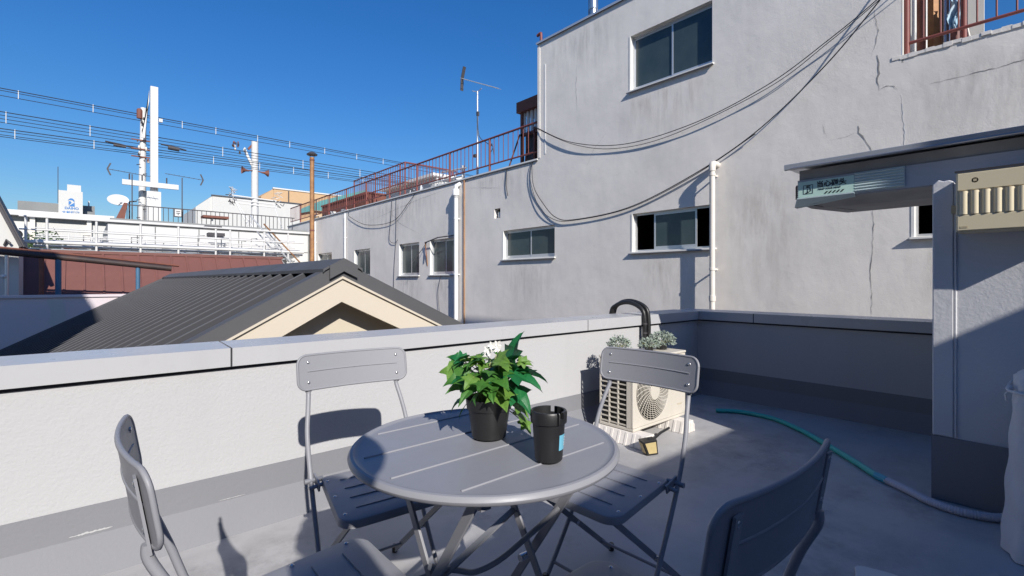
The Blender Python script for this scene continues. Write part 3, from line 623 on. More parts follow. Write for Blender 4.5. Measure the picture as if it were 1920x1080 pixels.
# ================================================================== FURNITURE
# ---- folding chair, local: backrest across x at y = 0, seat towards +y, floor z = 0
CH = dict(w=0.42, top=0.835, hb=0.125, sag=0.026)
def back_y(x, z): return -CH['sag'] * (1 - (x / (CH['w'] / 2)) ** 2) - (z - 0.71) * 0.16
def make_chair(label):
    root = thing('folding_chair', label, 'chair', (0, 0, 0), 'folding chairs around the table')
    W, T, HB = CH['w'] / 2, CH['top'], CH['hb']; r = 0.032
    xs = [-W + r * (1 - math.cos(a * math.pi / 12)) for a in range(7)]
    xs = xs + [xs[-1] + (W - r - (-W + r)) * k / 12 for k in range(1, 12)] + [-x for x in xs[::-1]]
    mb = MB(); n = len(xs); rows = 5; grid = []
    def zlim(x):
        e = W - abs(x)
        if e >= r: return T - HB, T
        q = r - math.sqrt(max(0, r * r - (r - e) ** 2)); return T - HB + q, T - q
    for side in (0, 1):
        for x in xs:
            lo, hi = zlim(x)
            for j in range(rows + 1):
                z = lo + (hi - lo) * j / rows
                mb.v.append((x, back_y(x, z) + (0.003 if side else -0.003), z))
    S = n * (rows + 1); ix = lambda s, i, j: s * S + i * (rows + 1) + j
    for i in range(n - 1):
        for j in range(rows):
            mb.f.append((ix(0,i,j), ix(0,i+1,j), ix(0,i+1,j+1), ix(0,i,j+1))); mb.f.append((ix(1,i,j), ix(1,i,j+1), ix(1,i+1,j+1), ix(1,i+1,j)))
        mb.f.append((ix(0,i,0), ix(1,i,0), ix(1,i+1,0), ix(0,i+1,0))); mb.f.append((ix(0,i,rows), ix(0,i+1,rows), ix(1,i+1,rows), ix(1,i,rows)))
    for i in (0, n - 1):
        for j in range(rows): mb.f.append((ix(0,i,j), ix(0,i,j+1), ix(1,i,j+1), ix(1,i,j)))
    back = part(root, 'backrest', mb, 'powder', 50)
    loop = []
    for x in xs: loop.append((x, back_y(x, zlim(x)[1]), zlim(x)[1]))
    for x in xs[::-1]: loop.append((x, back_y(x, zlim(x)[0]), zlim(x)[0]))
    part(back, 'rolled_rim', MB().tube(loop + [loop[0]], 0.0048, 6, False), 'powder', 80)
    zz = T - HB / 2 + 0.004
    part(back, 'bead', MB().tube([(-W + 0.035 + (2 * W - 0.07) * k / 14, back_y(-W + 0.035 + (2 * W - 0.07) * k / 14, zz) + 0.0022, zz) for k in range(15)], 0.0032, 6)
         .tube([(-W + 0.035 + (2 * W - 0.07) * k / 14, back_y(-W + 0.035 + (2 * W - 0.07) * k / 14, zz) - 0.0022, zz) for k in range(15)], 0.0032, 6), 'powder', 80)
    for x in (-0.172, 0.172):
        for z in (T - 0.026, T - HB + 0.026):
            part(back, 'rivet', MB().ball((x, back_y(x, z) + 0.003, z), 0.0062, 10, 6, (1, 0.6, 1)).ball((x, back_y(x, z) - 0.007, z), 0.006, 8, 6, (1, 0.6, 1)), 'rivet', 60)
    # long side bars: behind the backrest, past the seat, to the front feet
    for s in (-1, 1):
        x = 0.172 * s; xb = 0.190 * s
        yb = back_y(x, 0.72)
        bar = MB().bar((x, back_y(x, T - 0.015) - 0.006, T - 0.015), (x, back_y(x, 0.70) - 0.006, 0.70), 0.022, 0.004, (0, 1, 0))
        path = [(x, yb - 0.006, 0.715), (x, yb - 0.004, 0.69), (x + (xb - x) * 0.5, 0.015, 0.63), (xb, 0.045, 0.55), (xb, 0.10, 0.40), (xb + 0.005 * s, 0.23, 0.18), (xb + 0.010 * s, 0.345, 0.012)]
        bar.tube(bez(path, 5), [0.0085] * (6 * 5 + 1), 8)
        leg = part(root, 'side_leg', bar, 'powder', 60)
        part(leg, 'rubber_foot', MB().lathe([(0.012, 0), (0.013, 0.03), (0.010, 0.035)], 10, (xb + 0.010 * s, 0.345, 0.0)), 'black_plastic', 60)
        # crossing leg from the seat front to the rear foot
        xi = 0.165 * s
        l2 = part(root, 'cross_leg', MB().bar((xi, 0.455, 0.402), (xi, -0.01, 0.012), 0.020, 0.007, (1, 0, 0)), 'powder_dark', bevel=0.0015)
        part(l2, 'rubber_foot', MB().lathe([(0.011, 0), (0.012, 0.025), (0.009, 0.03)], 10, (xi, -0.015, 0.0)), 'black_plastic', 60)
        hg = part(root, 'hinge', MB().tube([(0.150 * s, 0.095, 0.412), (0.212 * s, 0.095, 0.412)], 0.009, 10).tube([(0.150 * s, 0.128, 0.407), (0.205 * s, 0.132, 0.40)], 0.007, 8)
                  .bar((0.176 * s, 0.08, 0.420), (0.176 * s, 0.15, 0.402), 0.006, 0.028), 'powder_dark', 60)
        part(root, 'pivot', MB().lathe([(0.008, 0), (0.008, 0.034)], 10, ((0.160 if s > 0 else -0.194), 0.205, 0.19), 'x'), 'rivet', 60)
    part(root, 'rung', MB().tube([(-0.198, 0.305, 0.065), (0.198, 0.305, 0.065)], 0.006, 8), 'powder_dark', 60)
    part(root, 'rung', MB().tube([(-0.165, 0.055, 0.065), (0.165, 0.055, 0.065)], 0.006, 8), 'powder_dark', 60)
    part(root, 'rung', MB().tube([(-0.165, 0.445, 0.390), (0.165, 0.445, 0.390)], 0.006, 8), 'powder_dark', 60)
    # seat: pressed sheet with rolled edge, rounded front corners
    def outline():
        P = []
        yb_, yf, wb, wf, rr = 0.095, 0.485, 0.160, 0.200, 0.05
        def arc(cx, cy, a0, a1, rad, k=7): return [(cx + rad * math.cos(a0 + (a1 - a0) * i / (k - 1)), cy + rad * math.sin(a0 + (a1 - a0) * i / (k - 1))) for i in range(k)]
        P += arc(wf - rr, yf - rr, 0, math.pi / 2, rr); P += arc(-wf + rr, yf - rr, math.pi / 2, math.pi, rr)
        P += arc(-wb + 0.02, yb_ + 0.02, math.pi, 1.5 * math.pi, 0.02, 4); P += arc(wb - 0.02, yb_ + 0.02, 1.5 * math.pi, 2 * math.pi, 0.02, 4)
        return P
    O = outline(); k = len(O); mb = MB(); cx, cy = 0.0, 0.30
    rings = [(1.0, 0.394), (1.0, 0.410), (0.985, 0.417), (0.955, 0.4195), (0.5, 0.4175)]
    for sc, z in rings:
        for x, y in O: mb.v.append((cx + (x - cx) * sc, cy + (y - cy) * sc, z))
    mb.v.append((cx, cy, 0.417))
    for a in range(len(rings) - 1):
        for i in range(k): mb.f.append((a*k+i, a*k+(i+1)%k, (a+1)*k+(i+1)%k, (a+1)*k+i))
    for i in range(k): mb.f.append(((len(rings)-1)*k+i, (len(rings)-1)*k+(i+1)%k, len(mb.v)-1))
    o2 = len(mb.v)
    for sc, z in ((1.0, 0.394), (0.97, 0.394), (0.96, 0.410)):
        for x, y in O: mb.v.append((cx + (x - cx) * sc, cy + (y - cy) * sc, z))
    for a in range(2):
        for i in range(k): mb.f.append((o2+a*k+i, o2+a*k+(i+1)%k, o2+(a+1)*k+(i+1)%k, o2+(a+1)*k+i))
    mb.f.append(tuple(o2 + 2*k + i for i in range(k)))
    seat = part(root, 'seat', mb, 'powder', 35)
    for y in (0.165, 0.245, 0.325, 0.405):
        hw = 0.105 + (y - 0.1) * 0.10
        part(seat, 'groove', MB().tube([(-hw, y, 0.4190), (hw, y, 0.4190)], 0.0025, 6), 'powder_dark', 80)
    for x, y in ((0.150, 0.15), (0.165, 0.29), (0.177, 0.43)):
        for s in (-1, 1): part(seat, 'rivet', MB().ball((x * s, y, 0.4185), 0.0062, 10, 6, (1, 1, 0.6)), 'rivet', 60)
    return root
chair = make_chair('grey folding chair with its back to the white wall, backrest shadow on the wall')
chair.location = (0.80, 1.835, 0); chair.rotation_euler = (0, 0, math.pi - R(5))
for lab, loc, rz in (('grey folding chair in front of the outdoor air conditioner, half in shade', (1.635, 1.09, 0), R(90) + R(2)),
                     ('folding chair nearest the left edge, sunlit backrest seen edge-on', (0.092, 1.090, 0), -R(90) - R(0.6)),
                     ('folding chair in full shade, nearest the camera, dark backrest seen from behind', (0.785, 0.305, 0), 0)):
    c = copy_tree(chair); c['label'] = lab; c.location = loc; c.rotation_euler = (0, 0, rz)

# ---- round folding table
TX, TY, TZ = 0.765, 0.975, 0.71
tb = thing('round_table', 'round grey metal folding table holding the potted plant', 'table', (TX, TY, 0))
rad = 0.325
top = part(tb, 'tabletop', MB().lathe([(0.0, -0.004), (rad - 0.02, -0.004), (rad - 0.012, -0.0035), (rad - 0.006, 0.0), (rad - 0.0, -0.001), (rad + 0.004, -0.005), (rad + 0.006, -0.010), (rad + 0.004, -0.016), (rad - 0.001, -0.020), (rad - 0.007, -0.019), (rad - 0.011, -0.015), (rad - 0.011, -0.009), (0.0, -0.009)], 96, (TX, TY, TZ)), 'powder', 35)
for y in (0.775, 0.92, 1.065, 1.21):
    hw = math.sqrt((rad - 0.03) ** 2 - (y - TY) ** 2)
    part(top, 'bead', MB().tube([(TX - hw, y, TZ - 0.0042), (TX + hw, y, TZ - 0.0042)], 0.0030, 8), 'powder', 80)
def tb_bar(p, q, w=0.024, h=0.007): return MB().bar((TX + p[0], TY + p[1], p[2]), (TX + q[0], TY + q[1], q[2]), w, h, (1, 0, 0))
for s in (-1, 1):
    part(tb, 'leg', tb_bar((0.175 * s, -0.20, 0.685), (0.175 * s, 0.25, 0.012)), 'powder', bevel=0.0015)
    part(tb, 'leg', tb_bar((0.150 * s, 0.20, 0.685), (0.150 * s, -0.25, 0.012)), 'powder', bevel=0.0015)
    part(tb, 'pivot', MB().lathe([(0.010, 0), (0.010, 0.045)], 12, (TX + (0.137 if s > 0 else -0.182), TY + 0.022, 0.352), 'x'), 'rivet', 60)
    part(tb, 'hinge_bracket', MB().box(TX + 0.175 * s - 0.012, TX + 0.175 * s + 0.012, TY - 0.225, TY - 0.17, 0.665, 0.702), 'powder_dark')
part(tb, 'top_rail', MB().tube([(TX - 0.175, TY - 0.205, 0.683), (TX + 0.175, TY - 0.205, 0.683)], 0.008, 8), 'powder_dark', 60)
part(tb, 'top_rail', MB().tube([(TX - 0.150, TY + 0.205, 0.683), (TX + 0.150, TY + 0.205, 0.683)], 0.008, 8), 'powder_dark', 60)
part(tb, 'foot_rail', MB().tube([(TX - 0.175, TY + 0.243, 0.022), (TX + 0.175, TY + 0.243, 0.022)], 0.008, 8), 'powder_dark', 60)
part(tb, 'foot_rail', MB().tube([(TX - 0.150, TY - 0.243, 0.022), (TX + 0.150, TY - 0.243, 0.022)], 0.008, 8), 'powder_dark', 60)
part(tb, 'locking_rod', MB().tube(bez([(0.94, 0.886, 0.517), (0.86, 0.925, 0.452), (0.79, 0.955, 0.405), (0.73, 0.974, 0.392), (0.68, 0.975, 0.415), (0.60, 0.972, 0.455)], 8), 0.0075, 8), 'powder', 60)
part(tb, 'brace', MB().bar((TX - 0.172, TY - 0.02, 0.42), (TX + 0.15, TY + 0.06, 0.47), 0.018, 0.006), 'powder_dark')

# ---- potted plant on the table
PX, PY = 0.792, 0.995
pp = thing('potted_plant', 'leafy green ivy with white flowers in black plastic pot on table', 'plant', (PX, PY, TZ))
part(pp, 'pot', MB().lathe([(0.0, 0.001), (0.043, 0.001), (0.044, 0.004), (0.0535, 0.073), (0.0575, 0.074), (0.0605, 0.101), (0.0585, 0.102), (0.0555, 0.096), (0.053, 0.082), (0.0, 0.080)], 40, (PX, PY, TZ)), 'black_plastic', 35)
part(pp, 'soil', MB().lathe([(0.0, 0.0865), (0.03, 0.0865), (0.0525, 0.0835)], 24, (PX, PY, TZ)), 'soil', 60)
LR = random.Random(11)
def leaf_mesh(seed, m):
    r_ = random.Random(seed)
    # five-lobed ivy leaf in the xy plane, stalk at the origin, tip along +y; folded along the midrib and curling at the lobes
    half = [(0.0, 0.0), (0.16, -0.12), (0.36, -0.13), (0.50, 0.04), (0.38, 0.13), (0.33, 0.22), (0.47, 0.33), (0.62, 0.52), (0.42, 0.52), (0.28, 0.56), (0.20, 0.74), (0.09, 0.92), (0.0, 1.08)]
    half = [(x * (1 + r_.uniform(-.08, .08)), y * (1 + r_.uniform(-.06, .06))) for x, y in half]
    curl = r_.uniform(0.25, 0.5); fold = r_.uniform(0.18, 0.42); tw = r_.uniform(-0.25, 0.25)
    def zz(x, y): return fold * abs(x) - curl * (y - 0.2) ** 2 - 0.55 * x * x + tw * x * y + 0.02 * math.sin(9 * y + 5 * abs(x))
    mb = MB(); spine = [0.0, 0.1, 0.22, 0.36, 0.5, 0.64, 0.8, 0.94]
    nh = len(half); mid = [0.0, 0.0, 0.02, 0.1, 0.16, 0.24, 0.36, 0.5, 0.52, 0.58, 0.74, 0.92, 1.08]
    for s_ in (1, -1):
        for (x, y), my in zip(half, mid):
            for t in (0.0, 0.5, 1.0):
                X = x * t * s_; Y = my + (y - my) * t
                mb.v.append((X, Y, zz(X, Y) - (0.015 if t == 0 else 0)))
        o = 0 if s_ == 1 else nh * 3
        for i in range(nh - 1):
            for k in range(2): 
                q = (o + i*3+k, o + i*3+k+1, o + (i+1)*3+k+1, o + (i+1)*3+k)
                mb.f.append(q if s_ == 1 else q[::-1])
    o = link_mesh('leaf', mb, m, 75, fixn=False); return o
kinds = [leaf_mesh(1, 'leaf'), leaf_mesh(2, 'leaf'), leaf_mesh(3, 'leaf_light'), leaf_mesh(4, 'leaf_deep'), leaf_mesh(5, 'leaf_light')]
used = set()
def place_leaf(pos, out, size, kind, roll=0.0, droop=0.3):
    src = kinds[kind]
    d = Vector(out); d.z -= droop * d.length; d.normalize()
    nrm = Vector((0, 0, 1)) - d * d.z
    nrm = nrm.normalized() if nrm.length > 0.05 else Vector((1, 0, 0))
    x = d.cross(nrm).normalized(); mtx = Matrix((x, d, nrm)).transposed()
    mtx = mtx @ Matrix.Rotation(roll, 3, 'Y')
    o = src if kind not in used else src.copy()
    if kind in used: COL.objects.link(o)
    used.add(kind)
    o.parent = pp; o.location = Vector(pos) - Vector((PX, PY, TZ)); o.rotation_euler = mtx.to_euler(); o.scale = (size,) * 3
VR = Vector((math.sin(YAW), -math.cos(YAW), 0)); VF = Vector((math.cos(YAW), math.sin(YAW), 0))
def pp_pt(r, u, f): return Vector((PX, PY, TZ)) + VR * r + Vector((0, 0, u)) + VF * f
# the big deep green leaves on the right of the crown and single reaching leaves
big = [((0.055, 0.185, 0.0), (0.10, 0, 0.75), 0.085, 3, 0.5), ((0.045, 0.17, -0.02), (1, -0.3, -0.05), 0.095, 3, 0.2), ((0.075, 0.165, 0.0), (1, 0.2, 0.05), 0.075, 3, -0.4),
       ((0.05, 0.135, -0.02), (0.9, -0.4, -0.55), 0.085, 3, 0.3), ((0.0, 0.175, -0.03), (0.6, -0.8, -0.1), 0.085, 0, 0.2), ((-0.02, 0.155, -0.04), (-0.5, -0.7, -0.2), 0.08, 1, -0.3),
       ((-0.05, 0.165, -0.02), (-1, -0.2, -0.15), 0.065, 1, -0.9), ((-0.05, 0.14, 0.0), (-1, 0.1, -0.15), 0.06, 1, 1.0), ((0.02, 0.13, -0.05), (0.4, -0.8, -0.3), 0.07, 4, 0.1),
       ((0.06, 0.09, 0.0), (0.9, -0.2, -0.4), 0.06, 2, 0.2), ((0.07, 0.06, 0.01), (0.9, -0.2, -0.6), 0.055, 2, 0.0), ((-0.055, 0.105, 0.0), (-0.9, -0.2, -0.3), 0.055, 2, 0.1),
       ((0.085, 0.035, 0.02), (0.7, -0.4, -0.5), 0.04, 2, 0.3), ((-0.03, 0.19, 0.0), (-0.4, -0.4, 0.4), 0.06, 2, 0.3), ((-0.055, 0.08, 0.03), (-0.8, -0.3, -0.6), 0.045, 1, 0.3),
       ((0.01, 0.16, -0.045), (0.0, -1, -0.5), 0.07, 0, 0.4), ((0.025, 0.155, -0.02), (0.8, -0.6, -0.2), 0.08, 3, -0.3)]
stems = MB()
for (r_, u_, f_), d_, s_, k_, roll in big:
    p = pp_pt(r_, u_, f_); place_leaf(p, VR * d_[0] + VF * d_[1] + Vector((0, 0, d_[2])), s_, k_, roll, 0.15)
    b = Vector((PX + LR.uniform(-.03, .03), PY + LR.uniform(-.03, .03), TZ + 0.083))
    stems.tube(bez([b, (b + p) / 2 + Vector((LR.uniform(-.01, .01), LR.uniform(-.01, .01), 0.01)), p], 4), 0.0013, 5)
for i in range(64):
    a = LR.uniform(0, 2 * math.pi); rr = 0.082 * math.sqrt(LR.random()); u_ = LR.uniform(0.15, 0.232) - rr * 0.4
    p = Vector((PX + rr * math.cos(a), PY + rr * math.sin(a), TZ + u_))
    place_leaf(p, Vector((math.cos(a), math.sin(a), LR.uniform(-0.3, 0.5))), LR.uniform(0.030, 0.052), LR.choice([0, 0, 1, 2, 2, 4, 3]), LR.uniform(-0.9, 0.9), LR.uniform(-0.2, 0.45))
    b = Vector((PX + LR.uniform(-.03, .03), PY + LR.uniform(-.03, .03), TZ + 0.083))
    stems.tube(bez([b, (b + p) / 2 + Vector((LR.uniform(-.012, .012), LR.uniform(-.012, .012), 0.01)), p], 4), 0.0012, 5)
part(pp, 'stems', stems, 'stem', 80)
for r_, f_ in ((-0.03, -0.02), (0.004, -0.03), (0.035, -0.01)):
    part(pp, 'stalk', MB().tube(bez([pp_pt(r_, 0.083, f_), pp_pt(r_ * 0.9 + 0.004, 0.12, f_), pp_pt(r_ * 0.8, 0.165, f_ * 0.6)], 6), [0.0035 - 0.0001 * i for i in range(13)], 7), 'stem', 80)
for i in range(7):
    a = i * 0.9; c = pp_pt(0.012 + 0.016 * math.cos(a) * (i > 0), 0.228 + 0.010 * math.sin(a * 1.7), -0.01 + 0.012 * math.sin(a))
    fl_ = MB()
    for k in range(5):
        t = 2 * math.pi * k / 5 + a
        d1 = VR * math.cos(t) + Vector((0, 0, 1)) * math.sin(t) - VF * 0.35
        t2 = t + 0.45; t3 = t - 0.45
        q = lambda tt, s: c + (VR * math.cos(tt) + Vector((0, 0, 1)) * math.sin(tt)) * s - VF * s * 0.4
        fl_.add([c, q(t3, 0.008), c + d1 * 0.012, q(t2, 0.008)], [(0,1,2,3)])
    part(pp, 'flower', fl_, 'petal', fixn=False)

# ---- black cup ashtray
AX, AY = 0.789, 0.776
ca = thing('cup_ashtray', 'black plastic cup ashtray with notched collar and blue sticker on table', 'ashtray', (AX, AY, TZ))
part(ca, 'cup', MB().lathe([(0.0, 0.001), (0.029, 0.001), (0.031, 0.004), (0.0365, 0.085), (0.0345, 0.085), (0.030, 0.01), (0, 0.01)], 40, (AX, AY, TZ)), 'black_plastic', 35)
col = MB(); n = 48
gaps = {3, 4, 19, 20, 35, 36}
ring = [(0.0370, 0.084), (0.0405, 0.086), (0.0415, 0.108), (0.0395, 0.112), (0.0345, 0.112), (0.0335, 0.085)]
for i in range(n):
    for sgm in range(1):
        a0 = 2 * math.pi * i / n; a1 = 2 * math.pi * (i + 1) / n
        prof = ring if i not in gaps else [(r_, min(z, 0.098)) for r_, z in ring]
        v = []
        for a in (a0, a1): v += [(AX + r_ * math.cos(a), AY + r_ * math.sin(a), TZ + z) for r_, z in prof]
        kk = len(prof); col.add(v, [(j, (j+1)%kk, (j+1)%kk+kk, j+kk) for j in range(kk)] + ([tuple(range(kk)), tuple(range(kk, 2*kk))] if (i in gaps) != ((i+1) % n in gaps) or (i in gaps) != ((i-1) % n in gaps) else []))
part(ca, 'collar', col, 'black_plastic', 35)
stk = MB(); V0 = []
for i in range(7):
    a = -math.pi/2 + YAW - R(52) + R(58) * i / 6
    for z in (0.028, 0.062):
        r_ = 0.031 + (z - 0.004) / 0.081 * 0.0055 + 0.0006; V0.append((AX + r_ * math.cos(a), AY + r_ * math.sin(a), TZ + z))
stk.add(V0, [(2*i, 2*i+2, 2*i+3, 2*i+1) for i in range(6)])
part(ca, 'sticker', stk, 'sticker')
sm = MB()
for z in (0.036, 0.041, 0.047, 0.053):
    V0 = []
    for i in range(3):
        a = -math.pi/2 + YAW - R(22) + R(24) * i / 2
        for dz in (0, 0.0025):
            r_ = 0.031 + (z - 0.004) / 0.081 * 0.0055 + 0.0011; V0.append((AX + r_ * math.cos(a), AY + r_ * math.sin(a), TZ + z + dz))
    sm.add(V0, [(0,2,3,1),(2,4,5,3)])
part(ca, 'sticker_print', sm, 'petal')

# ---- air conditioner
ac = thing('air_conditioner', 'cream outdoor air conditioner unit against the white parapet wall', 'air conditioner', (3.14, 2.1, 0))
AX0, AX1, AY0, AY1, AZ0, AZ1 = 2.80, 3.48, 1.955, 2.245, 0.09, 0.585
# casing as panels, leaving the left side open for the coil grille
part(ac, 'front_panel', MB().box(AX0, AX1, AY0, AY0 + 0.02, AZ0 + 0.02, AZ1 - 0.02), 'ac_body', bevel=0.006)
part(ac, 'top_panel', MB().box(AX0 - 0.004, AX1 + 0.004, AY0 - 0.004, AY1 + 0.004, AZ1 - 0.018, AZ1), 'ac_body', bevel=0.006)
part(ac, 'base_panel', MB().box(AX0 + 0.002, AX1 - 0.002, AY0 + 0.002, AY1, AZ0, AZ0 + 0.019), 'ac_body', bevel=0.003)
part(ac, 'side_panel', MB().box(AX1 - 0.02, AX1 - 0.001, AY0 + 0.021, AY1, AZ0 + 0.02, AZ1 - 0.019), 'ac_body')
part(ac, 'corner_post', MB().box(AX0 + 0.001, AX0 + 0.02, AY0 + 0.021, AY0 + 0.055, AZ0 + 0.02, AZ1 - 0.019), 'ac_body')
part(ac, 'coil', MB().box(AX0 + 0.035, AX1 - 0.03, AY0 + 0.06, AY1 - 0.012, AZ0 + 0.02, AZ1 - 0.02), 'ac_dark')
for i in range(13):
    z = AZ0 + 0.03 + i * 0.0345
    part(ac, 'coil_guard_bar', MB().box(AX0 + 0.004, AX0 + 0.012, AY0 + 0.055, AY1 - 0.004, z, z + 0.008), 'ac_grille')
for y in (AY0 + 0.125, AY0 + 0.2, AY1 - 0.012):
    part(ac, 'coil_guard_post', MB().box(AX0 + 0.003, AX0 + 0.0135, y, y + 0.010, AZ0 + 0.021, AZ1 - 0.02), 'ac_grille')
FX_, FZ_, FR_ = 3.035, 0.335, 0.198
part(ac, 'fan_well', MB().lathe([(FR_, 0.0012), (0.0, 0.0012)], 48, (FX_, AY0, FZ_), 'y'), 'ac_dark')
for i in range(11):
    r_ = 0.058 + i * (FR_ - 0.058) / 10
    P_ = [(FX_ + r_ * math.cos(2*math.pi*k/48), AY0 - 0.006 - 0.012 * (1 - (r_ / FR_) ** 2), FZ_ + r_ * math.sin(2*math.pi*k/48)) for k in range(49)]
    part(ac, 'fan_guard_ring', MB().tube(P_, 0.0021, 4, False), 'ac_grille', 80)
for i in range(28):
    a = 2 * math.pi * i / 28
    P_ = []
    for k in range(6):
        r_ = 0.055 + (FR_ - 0.052) * k / 5; t = a + 0.5 * (k / 5)
        P_.append((FX_ + r_ * math.cos(t), AY0 - 0.0055 - 0.012 * (1 - (r_ / FR_) ** 2), FZ_ + r_ * math.sin(t)))
    part(ac, 'fan_guard_spoke', MB().tube(P_, 0.0020, 4), 'ac_grille', 80)
part(ac, 'fan_guard_hub', MB().lathe([(0.058, 0.010), (0.056, 0.022), (0.0, 0.024)], 32, (FX_, AY0, FZ_), 'y'), 'ac_body', 40)
part(ac, 'name_mark', MB().box(3.355, 3.43, AY0 - 0.0012, AY0 - 0.0002, 0.192, 0.1945).box(3.36, 3.425, AY0 - 0.0012, AY0 - 0.0002, 0.186, 0.1885), 'beige_mark')
part(ac, 'panel_seam', MB().box(3.285, 3.2875, AY0 - 0.0008, AY0 + 0.001, AZ0 + 0.03, AZ1 - 0.03), 'ac_grille')
part(ac, 'valve_cover', MB().box(AX1 - 0.0005, AX1 + 0.03, AY0 + 0.06, AY1 - 0.05, 0.14, 0.34), 'ac_body', bevel=0.006)
for x, lab in ((2.845, 'white plastic foot block under the left end of the air conditioner'), (3.36, 'white plastic foot block under the right end of the air conditioner')):
    ft = thing('foot_block', lab, 'foot block', (x, 2.05, 0), 'foot blocks under the air conditioner')
    prof = [(-0.075, 0.0), (0.075, 0.0), (0.045, 0.086), (-0.045, 0.086)]
    part(ft, 'block', MB().prism([(x + p[0], 1.85, p[1]) for p in prof], (0, 0.45, 0)), 'foot', bevel=0.004)
    for i in range(7):
        y = 1.875 + i * 0.06
        part(ft, 'rib', MB().prism([(x - 0.079, y, 0.002), (x - 0.074, y, 0.002), (x - 0.0465, y, 0.08), (x - 0.0505, y, 0.08)], (0, 0.018, 0)), 'foot')
        part(ft, 'rib', MB().prism([(x + 0.079, y, 0.002), (x + 0.0505, y, 0.08), (x + 0.0465, y, 0.08), (x + 0.074, y, 0.002)], (0, 0.018, 0)), 'foot')
    for i in range(5):
        xx = x - 0.052 + i * 0.024
        part(ft, 'rib', MB().box(xx, xx + 0.010, 1.845, 1.851, 0.004, 0.075 - abs(i - 2) * 0.008), 'foot')

# insulated pipes over the parapet
pi_ = thing('coolant_pipe', 'black insulated coolant pipes looping over the parapet behind the air conditioner', 'pipe', (3.66, 2.4, 0))
for dx, dr in ((0.0, 0.0), (0.04, 0.012)):
    P_ = bez([(3.50, 2.10, 0.25), (3.60 + dx, 2.22, 0.27), (3.65 + dx, 2.40, 0.36), (3.655 + dx, 2.435 - dr, 0.55), (3.655 + dx, 2.435 - dr, 0.78), (3.655 + dx, 2.47 - dr, 0.875 + dr), (3.655 + dx, 2.60, 0.925 + dr), (3.65 + dx, 2.73, 0.895 + dr), (3.65 + dx, 2.79, 0.80), (3.65 + dx, 2.80, 0.4), (3.65 + dx, 2.80, -1.5)], 7)
    p_ = part(pi_, 'pipe', MB().tube(P_, 0.019, 10), 'black_plastic', 60)
for z in (0.50, 0.58, 0.66, 0.74):
    part(pi_, 'tape_band', MB().lathe([(0.0215, 0), (0.0215, 0.012)], 12, (3.655, 2.434, z)), 'dark_rail', 60)

# small grey-leaved plants on the unit
def grey_plant(cx, cy, cz, rx, rz_, n, label, dark=False):
    t = thing('grey_shrub', label, 'plant', (cx, cy, cz), 'grey leaved plants on the air conditioner')
    part(t, 'pot', MB().lathe([(0, 0.001), (rx * 0.38, 0.001), (rx * 0.45, rz_ * 0.5), (0, rz_ * 0.45)], 16, (cx, cy, cz)), 'black_plastic', 40)
    rr = random.Random(int(cx * 1000)); mb = MB()
    for i in range(n):
        a = rr.uniform(0, 2*math.pi); b = math.acos(rr.uniform(-0.35, 1)); k = rr.uniform(0.55, 1.05)
        d = Vector((math.sin(b)*math.cos(a), math.sin(b)*math.sin(a), math.cos(b)))
        c = Vector((cx + d.x*rx*k, cy + d.y*rx*k, cz + rz_*0.85 + d.z*rz_*k*0.85))
        s = rr.uniform(0.006, 0.011); u = Vector((rr.uniform(-1,1), rr.uniform(-1,1), rr.uniform(-1,1))).normalized(); v_ = (d + 0.7 * u).normalized(); x_ = v_.cross(u).normalized()
        mb.add([c, c + x_*s*0.6 + v_*s*0.8, c + v_*s*1.9, c - x_*s*0.6 + v_*s*0.8], [(0,1,2,3)])
    part(t, 'foliage', mb, 'grey_leaf', fixn=False, kind='stuff')
    sm_ = MB()
    for i in range(16):
        a = rr.uniform(0, 6.28); sm_.tube([(cx, cy, cz + rz_*0.45), (cx + rx*0.8*math.cos(a), cy + rx*0.8*math.sin(a), cz + rz_*rr.uniform(0.8, 1.5))], 0.0012, 4)
    part(t, 'stems', sm_, 'stem')
grey_plant(2.93, 2.17, AZ1, 0.078, 0.075, 620, 'round grey-green plant on the left end of the air conditioner')
grey_plant(3.24, 2.12, AZ1, 0.075, 0.055, 520, 'middle silvery plant on the air conditioner beside the black pipes')
grey_plant(3.38, 2.10, AZ1, 0.10, 0.08, 900, 'larger silvery plant on the right end of the air conditioner')

# solar spot lamp lying in front of the foot
sp = thing('solar_lamp', 'small black solar spot lamp with yellow panels in front of the unit', 'lamp', (2.73, 1.79, 0))
hd = [(2.70, 1.775, 0.004), (2.775, 1.745, 0.004), (2.80, 1.80, 0.004), (2.725, 1.83, 0.004)]
hu = [(2.665, 1.79, 0.095), (2.765, 1.75, 0.10), (2.80, 1.81, 0.10), (2.70, 1.85, 0.095)]
part(sp, 'housing', MB().add(hd + hu, [(0,1,2,3),(4,5,6,7),(0,1,5,4),(1,2,6,5),(2,3,7,6),(3,0,4,7)]), 'black_plastic', bevel=0.004)
def inset(a, b, c, d, k=0.26, off=0.0035):
    P_ = [Vector(q) for q in (a, b, c, d)]; ctr = sum(P_, Vector()) / 4; nn = (P_[1]-P_[0]).cross(P_[3]-P_[0]).normalized()
    mid = Vector((2.73, 1.80, 0.05))
    if nn.dot(ctr - mid) < 0: nn = -nn
    return [q + (ctr - q) * k + nn * off for q in P_]
part(sp, 'panel', MB().prism(inset(hd[0], hd[1], hu[1], hu[0]), (0, 0, -0.0005)), 'lamp_face')
part(sp, 'panel', MB().prism(inset(hd[3], hd[0], hu[0], hu[3]), (0, 0, -0.0005)), 'lamp_face')
part(sp, 'stake', MB().tube([(2.76, 1.80, 0.07), (2.95, 1.84, 0.085), (3.12, 1.88, 0.075)], 0.009, 8).ball((2.75, 1.80, 0.085), 0.022), 'black_plastic', 60)

